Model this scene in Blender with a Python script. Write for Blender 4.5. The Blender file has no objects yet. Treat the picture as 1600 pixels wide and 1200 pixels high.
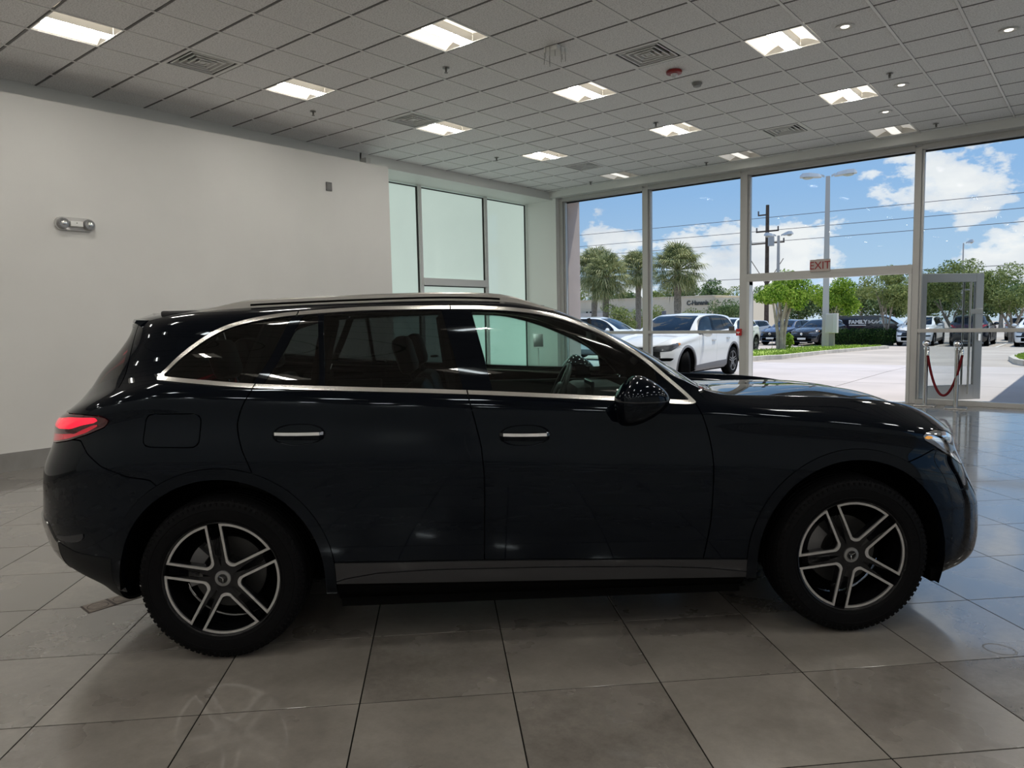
import bpy, bmesh, math, random
import numpy as np
from mathutils import Vector, Matrix
random.seed(7); RNG=np.random.default_rng(7)
sc=bpy.context.scene; COL=sc.collection; PI=math.pi
# ---------------------------------------------------------------- camera
CAMH=1.495; YAW,PITCH,ROLL,FPX=.6889,-.0872,-.0204,1133.9
def cam_axes():
    cy,sy=math.cos(YAW),math.sin(YAW)
    f=Vector((-sy*math.cos(PITCH),cy*math.cos(PITCH),math.sin(PITCH))); r=Vector((cy,sy,0)); u=r.cross(f)
    r2=math.cos(ROLL)*r+math.sin(ROLL)*u; u2=-math.sin(ROLL)*r+math.cos(ROLL)*u
    return r2,u2,f
CR,CU,CF=cam_axes()
cd=bpy.data.cameras.new('camera'); cam=bpy.data.objects.new('camera',cd); COL.objects.link(cam)
cd.sensor_fit='HORIZONTAL'; cd.sensor_width=36; cd.lens=FPX/1600*36; cd.clip_start=.05; cd.clip_end=600
cam.matrix_world=Matrix(((CR.x,CU.x,-CF.x,0),(CR.y,CU.y,-CF.y,0),(CR.z,CU.z,-CF.z,CAMH),(0,0,0,1)))
sc.camera=cam
def project(p):
    d=Vector(p)-Vector((0,0,CAMH)); z=d.dot(CF)
    if z<.05: return None
    return 800+FPX*d.dot(CR)/z, 600-FPX*d.dot(CU)/z, z
# ---------------------------------------------------------------- exposure, world, sun
vs=sc.view_settings; vs.view_transform='Standard'; vs.look='None'; vs.exposure=0.0; vs.gamma=1.0; vs.use_curve_mapping=False
try:
    sc.cycles.use_denoising=True; sc.cycles.max_bounces=10; sc.cycles.transparent_max_bounces=16
    sc.cycles.sample_clamp_indirect=6; sc.cycles.caustics_reflective=False; sc.cycles.caustics_refractive=False
except Exception: pass
SKY_STRENGTH=1.0; SUN_STRENGTH=4.2; LAMP_STRIP=58.0; LAMP_REFL=1.1
w=bpy.data.worlds.new('sky'); sc.world=w; w.use_nodes=True; nt=w.node_tree; nt.nodes.clear()
def N(nt,t,**kw):
    n=nt.nodes.new(t)
    for k,v in kw.items(): setattr(n,k,v)
    return n
def L(nt,a,b): nt.links.new(a,b)
def math_node(nt,op,a,b=None,c=None):
    n=N(nt,'ShaderNodeMath',operation=op)
    for i,v in enumerate((a,b,c)):
        if v is None: continue
        if isinstance(v,(int,float)): n.inputs[i].default_value=v
        else: L(nt,v,n.inputs[i])
    return n.outputs[0]
def ramp(nt,fac,stops):
    n=N(nt,'ShaderNodeValToRGB'); L(nt,fac,n.inputs[0]); e=n.color_ramp.elements
    while len(e)<len(stops): e.new(.5)
    for i,(p,c) in enumerate(stops): e[i].position=p; e[i].color=tuple(c)+(1,) if len(c)==3 else c
    return n.outputs[0]
tc=N(nt,'ShaderNodeTexCoord'); sep=N(nt,'ShaderNodeSeparateXYZ'); L(nt,tc.outputs['Generated'],sep.inputs[0])
skycol=ramp(nt,sep.outputs['Z'],[(0,(.62,.76,.88)),(.05,(.50,.70,.92)),(.16,(.33,.56,.90)),(.5,(.24,.46,.86)),(1,(.18,.38,.80))])
mp=N(nt,'ShaderNodeMapping'); L(nt,tc.outputs['Generated'],mp.inputs[0]); mp.inputs['Scale'].default_value=(1,1,1.9); mp.inputs['Location'].default_value=(.35,.1,0)
nz=N(nt,'ShaderNodeTexNoise'); L(nt,mp.outputs[0],nz.inputs[0]); nz.inputs['Scale'].default_value=6.2; nz.inputs['Detail'].default_value=10; nz.inputs['Roughness'].default_value=.58
nz2=N(nt,'ShaderNodeTexNoise'); L(nt,mp.outputs[0],nz2.inputs[0]); nz2.inputs['Scale'].default_value=13; nz2.inputs['Detail'].default_value=6
band=ramp(nt,sep.outputs['Z'],[(0,(.0,)*3),(.035,(.06,)*3),(.075,(.115,)*3),(.14,(.10,)*3),(.20,(.02,)*3),(.5,(.05,)*3)])
cl=math_node(nt,'ADD',nz.outputs['Fac'],band)
mask=ramp(nt,cl,[(.60,(0,)*3),(.625,(.75,)*3),(.67,(1,)*3)])
ccol=ramp(nt,nz2.outputs['Fac'],[(.3,(.80,.84,.92)),(.62,(1.05,1.05,1.06))])
mx=N(nt,'ShaderNodeMix',data_type='RGBA'); L(nt,mask,mx.inputs['Factor']); L(nt,skycol,mx.inputs['A']); L(nt,ccol,mx.inputs['B'])
bg=N(nt,'ShaderNodeBackground'); L(nt,mx.outputs['Result'],bg.inputs[0]); bg.inputs[1].default_value=SKY_STRENGTH
wo=N(nt,'ShaderNodeOutputWorld'); L(nt,bg.outputs[0],wo.inputs[0])
sl=bpy.data.lights.new('sun','SUN'); sl.energy=SUN_STRENGTH; sl.angle=.009; sl.color=(1,.95,.87)
so=bpy.data.objects.new('sun',sl); COL.objects.link(so); SUND=Vector((.62,1,3.25)).normalized()
so.rotation_euler=SUND.to_track_quat('Z','Y').to_euler(); so.location=(5,40,40)
# ---------------------------------------------------------------- materials
MATS={}
def mat(name,col,rough=.5,metal=0.,spec=.5,coat=0.,noise=None,bump=None,emis=None,trans=None,sub=None):
    if name in MATS: return MATS[name]
    m=bpy.data.materials.new(name); m.use_nodes=True; nt=m.node_tree; b=nt.nodes['Principled BSDF']
    b.inputs['Base Color'].default_value=tuple(col)+(1,); b.inputs['Roughness'].default_value=rough; b.inputs['Metallic'].default_value=metal
    b.inputs['Specular IOR Level'].default_value=spec; b.inputs['Coat Weight'].default_value=coat; b.inputs['Coat Roughness'].default_value=.02
    geo=N(nt,'ShaderNodeTexCoord')
    if noise:
        sc_,amt=noise[:2]; n=N(nt,'ShaderNodeTexNoise'); L(nt,geo.outputs['Object'],n.inputs[0]); n.inputs['Scale'].default_value=sc_; n.inputs['Detail'].default_value=5
        c=ramp(nt,n.outputs['Fac'],[(.3,[max(0,v*(1-amt)) for v in col]),(.7,[min(1,v*(1+amt)) for v in col])]); L(nt,c,b.inputs['Base Color'])
    if bump:
        n=N(nt,'ShaderNodeTexNoise'); L(nt,geo.outputs['Object'],n.inputs[0]); n.inputs['Scale'].default_value=bump[0]; n.inputs['Detail'].default_value=4
        bp=N(nt,'ShaderNodeBump'); bp.inputs['Strength'].default_value=bump[1]; bp.inputs['Distance'].default_value=bump[2] if len(bump)>2 else .002
        L(nt,n.outputs['Fac'],bp.inputs['Height']); L(nt,bp.outputs[0],b.inputs['Normal'])
    if emis: b.inputs['Emission Color'].default_value=tuple(emis[0])+(1,); b.inputs['Emission Strength'].default_value=emis[1]
    MATS[name]=m; return m
def glass(name,tint,refl=1.0,rough=0.0,ior=1.5):
    m=bpy.data.materials.new(name); m.use_nodes=True; nt=m.node_tree; nt.nodes.clear()
    o=N(nt,'ShaderNodeOutputMaterial'); mxs=N(nt,'ShaderNodeMixShader'); t=N(nt,'ShaderNodeBsdfTransparent'); g=N(nt,'ShaderNodeBsdfGlossy')
    t.inputs[0].default_value=tuple(tint)+(1,); g.inputs['Roughness'].default_value=rough; g.inputs[0].default_value=(refl,refl,refl,1)
    f=N(nt,'ShaderNodeFresnel'); f.inputs[0].default_value=ior
    L(nt,f.outputs[0],mxs.inputs[0]); L(nt,t.outputs[0],mxs.inputs[1]); L(nt,g.outputs[0],mxs.inputs[2]); L(nt,mxs.outputs[0],o.inputs[0]); MATS[name]=m; return m
PAINT=mat('black_paint',(.0010,.0016,.0035),.03,0,.21,0); PAINT.node_tree.nodes['Principled BSDF'].inputs['Specular Tint'].default_value=(.78,.90,1,1)
PAINT2=mat('black_gloss_trim',(.002,.0025,.004),.06,0,.16,0); PAINT2.node_tree.nodes['Principled BSDF'].inputs['Specular Tint'].default_value=(.78,.90,1,1)
MATTE=mat('matte_black',(.004,.004,.004),.9,0,.0)
RUBBER=mat('tyre_rubber',(.0045,.0045,.005),.62,0,.05,0,None,(60,.2))
CHROME=mat('satin_chrome',(.74,.72,.68),.24,1.)
BRIGHT=mat('polished_chrome',(.85,.85,.85),.06,1.)
MACH=mat('machined_alloy',(.48,.475,.47),.32,.85)
RIMB=mat('rim_black',(.004,.004,.005),.14,0,.3,0)
SKIRT=mat('skirt_grey',(.016,.016,.018),.33,0,.4,.1)
RAILM=mat('roof_rail_alu',(.34,.33,.31),.3,.8)
GLDARK=glass('privacy_glass',(.19,.22,.22),.8)
GLFRONT=glass('front_glass',(.72,.90,.85),.8)
GLWIN=glass('showroom_glass',(.95,.97,.97),.035)
INTER=mat('cabin_black',(.012,.012,.013),.6)
LEATHER=mat('seat_leather',(.014,.013,.013),.4)
# ---------------------------------------------------------------- object helpers
def link(o,parent=None):
    COL.objects.link(o)
    if parent is not None: o.parent=parent
    return o
def tag(o,label=None,cat=None,group=None,kind=None):
    if label: o['label']=label
    if cat: o['category']=cat
    if group: o['group']=group
    if kind: o['kind']=kind
    return o
def empty(name,loc=(0,0,0),rz=0,**k):
    o=bpy.data.objects.new(name,None); o.location=loc; o.rotation_euler=(0,0,rz); link(o); tag(o,**k); return o
def meshobj(name,verts,faces,m,parent=None,smooth=False,loc=None,mats=None,fm=None):
    me=bpy.data.meshes.new(name); me.from_pydata([tuple(v) for v in verts],[],faces); me.update()
    if mats:
        for x in mats: me.materials.append(x)
        me.polygons.foreach_set('material_index',fm)
    else: me.materials.append(m)
    if smooth: me.polygons.foreach_set('use_smooth',[True]*len(me.polygons))
    o=bpy.data.objects.new(name,me)
    if loc is not None: o.location=loc
    return link(o,parent)
class MB:
    def __init__(s): s.v=[]; s.f=[]
    def add(s,v,f):
        n=len(s.v); s.v+=[tuple(p) for p in v]; s.f+=[tuple(i+n for i in q) for q in f]; return s
    def box(s,x0,y0,z0,x1,y1,z1,M=None):
        v=[(x,y,z) for z in (z0,z1) for y in (y0,y1) for x in (x0,x1)]
        if M is not None: v=[M@Vector(p) for p in v]
        return s.add(v,[(0,2,3,1),(4,5,7,6),(0,1,5,4),(2,6,7,3),(0,4,6,2),(1,3,7,5)])
    def bbox(s,x0,y0,z0,x1,y1,z1,b=.005,M=None):
        bm=bmesh.new(); bmesh.ops.create_cube(bm,size=1)
        for v in bm.verts: v.co=Vector(((x0+x1)/2+v.co.x*(x1-x0),(y0+y1)/2+v.co.y*(y1-y0),(z0+z1)/2+v.co.z*(z1-z0)))
        bmesh.ops.bevel(bm,geom=bm.edges[:],offset=b,segments=2,affect='EDGES',profile=.5)
        bm.verts.index_update()
        v=[p.co.copy() for p in bm.verts]
        if M is not None: v=[M@p for p in v]
        s.add(v,[tuple(q.index for q in f.verts) for f in bm.faces]); bm.free(); return s
    def tube(s,pts,r,n=8,cap=True):
        pts=[Vector(p) for p in pts]; rs=r if isinstance(r,(list,tuple)) else [r]*len(pts)
        rings=[];up=None
        for i,p in enumerate(pts):
            t=(pts[min(i+1,len(pts)-1)]-pts[max(i-1,0)]).normalized()
            if up is None: up=Vector((0,0,1)) if abs(t.z)<.9 else Vector((1,0,0))
            a=t.cross(up).normalized(); b=a.cross(t).normalized(); up=b
            rings.append([p+(a*math.cos(2*PI*k/n)+b*math.sin(2*PI*k/n))*rs[i] for k in range(n)])
        v=[q for R_ in rings for q in R_]; f=[]
        for i in range(len(rings)-1):
            for k in range(n): f.append((i*n+k,i*n+(k+1)%n,(i+1)*n+(k+1)%n,(i+1)*n+k))
        if cap: f.append(tuple(range(n))[::-1]); f.append(tuple((len(rings)-1)*n+k for k in range(n)))
        return s.add(v,f)
    def lathe(s,prof,n=32,axis='z',M=None,closed=False):
        v=[];f=[]
        for r,h in prof:
            for k in range(n):
                a=2*PI*k/n; c,d=r*math.cos(a),r*math.sin(a)
                p=(c,d,h) if axis=='z' else ((c,-h,d) if axis=='y' else (h,c,d))
                v.append(p)
        m=len(prof)
        for i in range(m-1 if not closed else m):
            for k in range(n): f.append((i*n+k,i*n+(k+1)%n,((i+1)%m)*n+(k+1)%n,((i+1)%m)*n+k))
        if M is not None: v=[M@Vector(p) for p in v]
        return s.add(v,f)
    def prism(s,poly,z0,z1,M=None):
        n=len(poly); v=[(x,y,z0) for x,y in poly]+[(x,y,z1) for x,y in poly]
        if M is not None: v=[M@Vector(p) for p in v]
        return s.add(v,[tuple(range(n))[::-1],tuple(range(n,2*n))]+[(i,(i+1)%n,n+(i+1)%n,n+i) for i in range(n)])
    def build(s,name,m,parent=None,smooth=False,loc=None,recalc=True):
        o=meshobj(name,s.v,s.f,m,parent,smooth,loc)
        if recalc:
            bm=bmesh.new(); bm.from_mesh(o.data); bmesh.ops.recalc_face_normals(bm,faces=bm.faces[:]); bm.to_mesh(o.data); bm.free()
        if smooth:
            try: o.data.set_sharp_from_angle(angle=math.radians(38))
            except Exception: pass
        return o
def uvsphere(c,r,n=16,m=10):
    v=[];f=[]
    for i in range(m+1):
        a=PI*i/m
        for k in range(n): b=2*PI*k/n; v.append((c[0]+r[0]*math.sin(a)*math.cos(b),c[1]+r[1]*math.sin(a)*math.sin(b),c[2]+r[2]*math.cos(a)))
    for i in range(m):
        for k in range(n): f.append((i*n+k,(i+1)*n+k,(i+1)*n+(k+1)%n,i*n+(k+1)%n))
    return v,f
def text(body,size,ext,m,parent,M,name='lettering',align='CENTER',bold=0.0,sx=1.0):
    c=bpy.data.curves.new(name,'FONT'); c.body=body; c.size=size; c.extrude=ext; c.align_x=align; c.align_y='CENTER'; c.offset=bold
    o=bpy.data.objects.new(name,c); COL.objects.link(o); dg=bpy.context.evaluated_depsgraph_get()
    me=bpy.data.meshes.new_from_object(o.evaluated_get(dg)); COL.objects.unlink(o); bpy.data.objects.remove(o)
    S=Matrix.Diagonal((sx,1,1,1)); me.transform(M@S); me.materials.clear(); me.materials.append(m)
    return link(bpy.data.objects.new(name,me),parent)
def frame_M(o,ex,ey,ez):
    ex,ey,ez=[Vector(q).normalized() for q in (ex,ey,ez)]
    return Matrix(((ex.x,ey.x,ez.x,o[0]),(ex.y,ey.y,ez.y,o[1]),(ex.z,ey.z,ez.z,o[2]),(0,0,0,1)))
def copy_tree(o,parent=None,mats=None):
    c=o.copy(); COL.objects.link(c); c.parent=parent
    if mats and c.type=='MESH':
        for sl_ in c.material_slots:
            mm=mats.get(sl_.material.name) if sl_.material else None
            if mm: sl_.link='OBJECT'; sl_.material=mm
    for ch in list(o.children): copy_tree(ch,c,mats)
    return c
# ================================================================ SETTING
CX0,CY0,CS=-9.7235,3.2153,.6096
XW,YW,ZC=-9.65,13.13,4.29            # ceiling edges and height
XR,YB=6.6,-7.4                       # unseen right and back walls
WALL=mat('painted_wall',(.70,.69,.66),.55,0,.3,0,(1.2,.03),(180,.05,.001))
WHITE=mat('white_paint',(.82,.82,.79),.5,0,.3)
ALU=mat('window_frame_alu',(.52,.51,.49),.42,.2)
ALUL=mat('light_frame_alu',(.62,.62,.60),.35,.3)
def box_struct(name,b,m,parent=None,kind='structure'):
    o=MB().box(*b).build(name,m,parent)
    if parent is None: o['kind']=kind
    return o
# --- floor
FM=bpy.data.materials.new('floor_tile_porcelain'); FM.use_nodes=True; nt=FM.node_tree; b=nt.nodes['Principled BSDF']
PHI=.788; FX,FY,FS=-2.5778,4.5875,.6095
geo=N(nt,'ShaderNodeNewGeometry'); mpp=N(nt,'ShaderNodeMapping',vector_type='POINT'); L(nt,geo.outputs['Position'],mpp.inputs[0])
mpp.inputs['Rotation'].default_value=(0,0,-PHI); mpp.inputs['Scale'].default_value=(1/FS,1/FS,1)
ad=N(nt,'ShaderNodeVectorMath',operation='ADD'); L(nt,mpp.outputs[0],ad.inputs[0]); ad.inputs[1].default_value=(-FX,-FY,0)
fl=N(nt,'ShaderNodeVectorMath',operation='FLOOR'); L(nt,ad.outputs[0],fl.inputs[0])
wn=N(nt,'ShaderNodeTexWhiteNoise',noise_dimensions='2D'); L(nt,fl.outputs[0],wn.inputs['Vector'])
vm=N(nt,'ShaderNodeVectorMath',operation='MULTIPLY_ADD'); L(nt,wn.outputs['Color'],vm.inputs[0]); vm.inputs[1].default_value=(30,30,30); L(nt,geo.outputs['Position'],vm.inputs[2])
n1=N(nt,'ShaderNodeTexNoise'); L(nt,vm.outputs[0],n1.inputs[0]); n1.inputs['Scale'].default_value=2.6; n1.inputs['Detail'].default_value=4; n1.inputs['Roughness'].default_value=.5
n2=N(nt,'ShaderNodeTexNoise'); L(nt,vm.outputs[0],n2.inputs[0]); n2.inputs['Scale'].default_value=17; n2.inputs['Detail'].default_value=12; n2.inputs['Roughness'].default_value=.78
c1=ramp(nt,n1.outputs['Fac'],[(.25,(.145,.130,.114)),(.5,(.190,.172,.152)),(.82,(.250,.228,.203))])
c2=ramp(nt,n2.outputs['Fac'],[(.28,(.78,.78,.79)),(.5,(1.0,1.0,1.0)),(.74,(1.26,1.24,1.21))])
mu=N(nt,'ShaderNodeMix',data_type='RGBA',blend_type='MULTIPLY'); mu.inputs['Factor'].default_value=1; L(nt,c1,mu.inputs['A']); L(nt,c2,mu.inputs['B'])
tv=math_node(nt,'MULTIPLY_ADD',wn.outputs['Value'],.20,.88)
hs=N(nt,'ShaderNodeHueSaturation'); L(nt,mu.outputs['Result'],hs.inputs['Color']); L(nt,tv,hs.inputs['Value']); L(nt,hs.outputs[0],b.inputs['Base Color'])
rr=math_node(nt,'MULTIPLY_ADD',n1.outputs['Fac'],.22,.14); rr2=math_node(nt,'MULTIPLY_ADD',wn.outputs['Value'],.07,rr); L(nt,rr2,b.inputs['Roughness']); b.inputs['Specular IOR Level'].default_value=1.0; b.inputs['Coat Weight'].default_value=.9; b.inputs['Coat Roughness'].default_value=.07
bp=N(nt,'ShaderNodeBump'); bp.inputs['Strength'].default_value=.012; bp.inputs['Distance'].default_value=.002; L(nt,n2.outputs['Fac'],bp.inputs['Height']); L(nt,bp.outputs[0],b.inputs['Normal'])
GROUT=mat('floor_grout',(.014,.013,.012),.9,0,.0)
floor=box_struct('floor',(XW-.75,YB,-.14,XR,13.42,-.0016),GROUT)
cp,sp=math.cos(PHI),math.sin(PHI)
def tilepos(c,r): return ((cp*(FX+c)-sp*(FY+r))*FS,(sp*(FX+c)+cp*(FY+r))*FS)
def clip_rect(poly,x0,y0,x1,y1):
    for ax_,v,sg in ((0,x0,1),(0,x1,-1),(1,y0,1),(1,y1,-1)):
        out=[]
        for i in range(len(poly)):
            a,b_=poly[i],poly[(i+1)%len(poly)]; fa,fb=sg*(a[ax_]-v),sg*(b_[ax_]-v)
            if fa>=0: out.append(a)
            if (fa>=0)!=(fb>=0): t=fa/(fa-fb); out.append((a[0]+t*(b_[0]-a[0]),a[1]+t*(b_[1]-a[1])))
        poly=out
        if len(poly)<3: return []
    return poly
def inview(pts):
    xs=[];ys=[]
    for p in pts:
        q=project(p)
        if q is None: return 0
        xs.append(q[0]);ys.append(q[1])
    if max(xs)<0 or min(xs)>1600 or max(ys)<0 or min(ys)>1200: return 0
    w_=(min(max(xs),1600)-max(min(xs),0));h_=(min(max(ys),1200)-max(min(ys),0)); return w_*h_
tiles=[]
for c in range(-45,50):
    for r in range(-45,50):
        x,y=tilepos(c+.5,r+.5)
        if x<XW-1.2 or x>XR+.5 or y<YB-.5 or y>14: continue
        g=.0048; P4=[]
        for du,dv in ((g,g),(1-g,g),(1-g,1-g),(g,1-g)): P4.append(tilepos(c+du,r+dv))
        full=all(XW-.75<p[0]<XR and YB<p[1]<13.42 for p in P4)
        pl=P4 if full else clip_rect(P4,XW-.75,YB,XR,13.42)
        if len(pl)<3: continue
        tiles.append((inview([(p[0],p[1],0) for p in pl]),full,pl,(x,y)))
tiles.sort(key=lambda t:-t[0])
def slab(mb,pl,z0,z1,b_=.0004):
    n=len(pl); cx=sum(p[0] for p in pl)/n; cy=sum(p[1] for p in pl)/n
    ins=[(p[0]+(cx-p[0])*b_/.4,p[1]+(cy-p[1])*b_/.4) for p in pl]
    v=[(x,y,z0) for x,y in pl]+[(x,y,z1-b_) for x,y in pl]+[(x,y,z1) for x,y in ins]
    f=[(i,(i+1)%n,n+(i+1)%n,n+i) for i in range(n)]+[(n+i,n+(i+1)%n,2*n+(i+1)%n,2*n+i) for i in range(n)]+[tuple(2*n+i for i in range(n))]
    mb.add(v,f)
proto=None; rest=MB(); nobj=0
for a,full,pl,(x,y) in tiles:
    if a>0 and nobj<290:
        nobj+=1
        if full:
            if proto is None:
                mb=MB(); slab(mb,[(p[0]-x,p[1]-y) for p in pl],-.005,0); proto=mb.build('floor_tile',FM,floor,recalc=False); proto.location=(x,y,0)
            else:
                o=proto.copy(); link(o); o.parent=floor; o.location=(x,y,0)
        else:
            mb=MB(); slab(mb,[(p[0]-x,p[1]-y) for p in pl],-.005,0); o=mb.build('floor_tile',FM,floor,recalc=False); o.location=(x,y,0)
    else: slab(rest,pl,-.005,0)
o=rest.build('floor_tile_field',FM,floor,recalc=False); o['kind']='stuff'
# --- ceiling
CT=bpy.data.materials.new('acoustic_tile'); CT.use_nodes=True; nt=CT.node_tree; b=nt.nodes['Principled BSDF']
geo=N(nt,'ShaderNodeNewGeometry'); n1=N(nt,'ShaderNodeTexNoise'); L(nt,geo.outputs['Position'],n1.inputs[0]); n1.inputs['Scale'].default_value=75; n1.inputs['Detail'].default_value=3
L(nt,ramp(nt,n1.outputs['Fac'],[(.36,(.66,.65,.64)),(.55,(.93,.92,.91)),(.7,(.95,.94,.93))]),b.inputs['Base Color']); b.inputs['Roughness'].default_value=.62; b.inputs['Specular IOR Level'].default_value=.35; b.inputs['Sheen Weight'].default_value=.6; b.inputs['Sheen Roughness'].default_value=.5
bp=N(nt,'ShaderNodeBump'); bp.inputs['Strength'].default_value=.35; bp.inputs['Distance'].default_value=.003; L(nt,n1.outputs['Fac'],bp.inputs['Height']); L(nt,bp.outputs[0],b.inputs['Normal'])
TEE=mat('ceiling_tee',(.88,.87,.85),.35,0,.5); TEE_SHADED=mat('ceiling_tee_shaded',(.16,.155,.15),.6)  # second tee colour is darkened to imitate shadow along the cross tees
ceil=box_struct('ceiling',(XW-.8,YB,4.40,XR,YW+.9,4.55),mat('plenum',(.06,.06,.06),.9))
J0,J1=1,27; K0,K1=-18,17
LIGHTS=[(j,k) for j in (3,7,11,15,19,23) for k in (-17,-13,-9,-5,-1,3,7,11,15)]
VENTS=[(3,1),(9,6),(3,6),(9,13),(3,13),(15,6),(15,-3)]
skip=set(LIGHTS)|set(VENTS)
tl=[]
for j in range(0,J1):
    for k in range(K0,K1):
        x0,x1=CX0+j*CS,CX0+(j+1)*CS; y0,y1=CY0+k*CS,CY0+(k+1)*CS
        x0,x1=max(x0,XW),min(x1,XR); y0,y1=max(y0,YB),min(y1,YW)
        if x1-x0<.05 or y1-y0<.05 or (j,k) in skip: continue
        full=(x1-x0>.6 and y1-y0>.6)
        tl.append((inview([(x0,y0,ZC),(x1,y0,ZC),(x1,y1,ZC),(x0,y1,ZC)]),full,x0,y0,x1,y1))
tl.sort(key=lambda t:-t[0]); proto=None; rest=MB(); nobj=0
def ctile(mb,x0,y0,x1,y1,z):
    e=.008; v=[(x0,y0,z+.018),(x1,y0,z+.018),(x1,y1,z+.018),(x0,y1,z+.018),(x0,y0,z+.008),(x1,y0,z+.008),(x1,y1,z+.008),(x0,y1,z+.008),(x0+e,y0+e,z),(x1-e,y0+e,z),(x1-e,y1-e,z),(x0+e,y1-e,z)]
    f=[(3,2,1,0)]+[(i+4,i,(i+1)%4,(i+1)%4+4) for i in range(4)]+[(i+8,i+4,(i+1)%4+4,(i+1)%4+8) for i in range(4)]+[(8,9,10,11)]
    f=[tuple(reversed(q)) for q in f]
    mb.add(v,f)
G_=.010
for a,full,x0,y0,x1,y1 in tl:
    x,y=(x0+x1)/2,(y0+y1)/2
    if a>0 and nobj<295:
        nobj+=1
        if full and proto is not None: o=proto.copy(); link(o); o.parent=ceil; o.location=(x,y,0)
        else:
            mb=MB(); ctile(mb,x0-x+G_,y0-y+G_,x1-x-G_,y1-y-G_,ZC+.005); o=mb.build('ceiling_tile',CT,ceil); o.location=(x,y,0)
            if full: proto=o
    else: ctile(rest,x0+G_,y0+G_,x1-G_,y1-G_,ZC+.005)
o=rest.build('ceiling_tile_field',CT,ceil); o['kind']='stuff'
for j in range(0,J1+1):
    x=CX0+j*CS
    if XW+.02<x<XR: MB().box(x-.012,YB,ZC,x+.012,YW,ZC+.006).build('ceiling_tee',TEE,ceil)
for k in range(K0,K1+1):
    y=CY0+k*CS
    if YB<y<YW-.02: MB().box(XW,y-.010,ZC+.004,XR,y+.010,ZC+.009).build('ceiling_tee',TEE_SHADED,ceil)
# ceiling backing directly above the tiles (grid leaks no light)
# --- left side: proud display wall, recess, beam, glazing
box_struct('wall_left',(XW-.02,YB,0,-9.0,7.93,3.975),WALL)
box_struct('wall_left_upper',(XW-.25,YB,3.9,XW,7.93,4.5),WHITE)
box_struct('trim_1',(-10.45,7.9,4.125,XW,13.4,4.5),WHITE)            # beam over the glazed bay
box_struct('trim_2',(-10.45,7.9,0,-9.5,8.0,4.2),WALL)
box_struct('trim_3',(-10.62,13.25,0,-9.56,13.62,4.3),WHITE)           # corner column
BASE=mat('baseboard_stone',(.26,.25,.235),.4,0,.5,0,(4,.12))
bb=MB().box(-9.0,YB,0,-8.985,7.93,.2).build('baseboard_left',BASE); bb['kind']='structure'
tag(MB().box(-9.05,7.93,0,-8.985,7.945,.2).build('baseboard_left_return',BASE),kind='structure')
# glazed office front at X=-10.4
PALE=mat('frosted_pane_glow',(.52,.62,.585),.05,0,.7,.6,(.8,.05),None,((.76,.92,.84),.46))  # emission put into the panes stands in for light from behind
g0=tag(empty('window_6',(0,0,0)),kind='structure')
DGASKET=mat('dark_gasket',(.02,.022,.02),.5)
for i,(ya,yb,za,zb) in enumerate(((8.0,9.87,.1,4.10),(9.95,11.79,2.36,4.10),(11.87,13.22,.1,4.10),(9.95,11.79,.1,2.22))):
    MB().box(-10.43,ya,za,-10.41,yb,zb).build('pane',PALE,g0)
    MB().box(-10.41,yb-.035,za,-10.395,yb,zb).box(-10.41,ya,zb-.02,-10.395,yb,zb).build('gasket',DGASKET,g0)
WFR=mat('white_frame',(.80,.80,.78),.4)
for y in (9.91,11.83): MB().bbox(-10.46,y-.04,0,-10.36,y+.04,4.125,.004).build('mullion',WFR,g0)
MB().bbox(-10.46,9.94,2.22,-10.33,11.80,2.36,.004).build('door_header',WFR,g0)
MB().box(-10.46,8.0,0,-10.38,13.25,.1).build('sill',ALUL,g0)
MB().box(-10.6,8.0,0,-10.5,13.3,4.3).build('back_panel',WHITE,g0)
MB().bbox(-10.40,10.10,.80,-10.36,10.28,.84,.004).build('door_lever',MATTE,g0)
# --- window wall (Y = 13.4)
YF=13.36
trimm=box_struct('trim_4',(XW,YW,4.165,XR,13.5,4.40),WHITE)
box_struct('trim_5',(-10.3,13.6,4.17,XR,14.09,4.6),mat('stucco_soffit',(.52,.48,.44),.8,0,.2,0,(3,.06)))
STUC=mat('stucco_pier',(.66,.57,.54),.85,0,.2,0,(2.5,.06),(60,.3,.004))
box_struct('wall_window_side',(-10.6,13.62,-.3,-9.50,14.09,4.6),STUC)
box_struct('wall_exterior_top',(-12,13.6,4.4,XR,14.09,5.6),STUC)
MX=[(-9.56,-9.46),(-7.47,-7.34),(-5.41,-5.27),(-2.52,-2.42),(.42,.52),(3.42,3.52),(6.45,6.6)]
def post(x0,x1,par): 
    o=MB().bbox(x0,YF,0.0,x1,13.52,4.13,.006).build('mullion',ALU,par)
    MB().box(x1,13.42,0.03,x1+.03,13.50,4.10).build('mullion_edge',ALUL,o); return o
names=['window_1','window_2','window_3','window_4','window_5','window_7']
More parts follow.
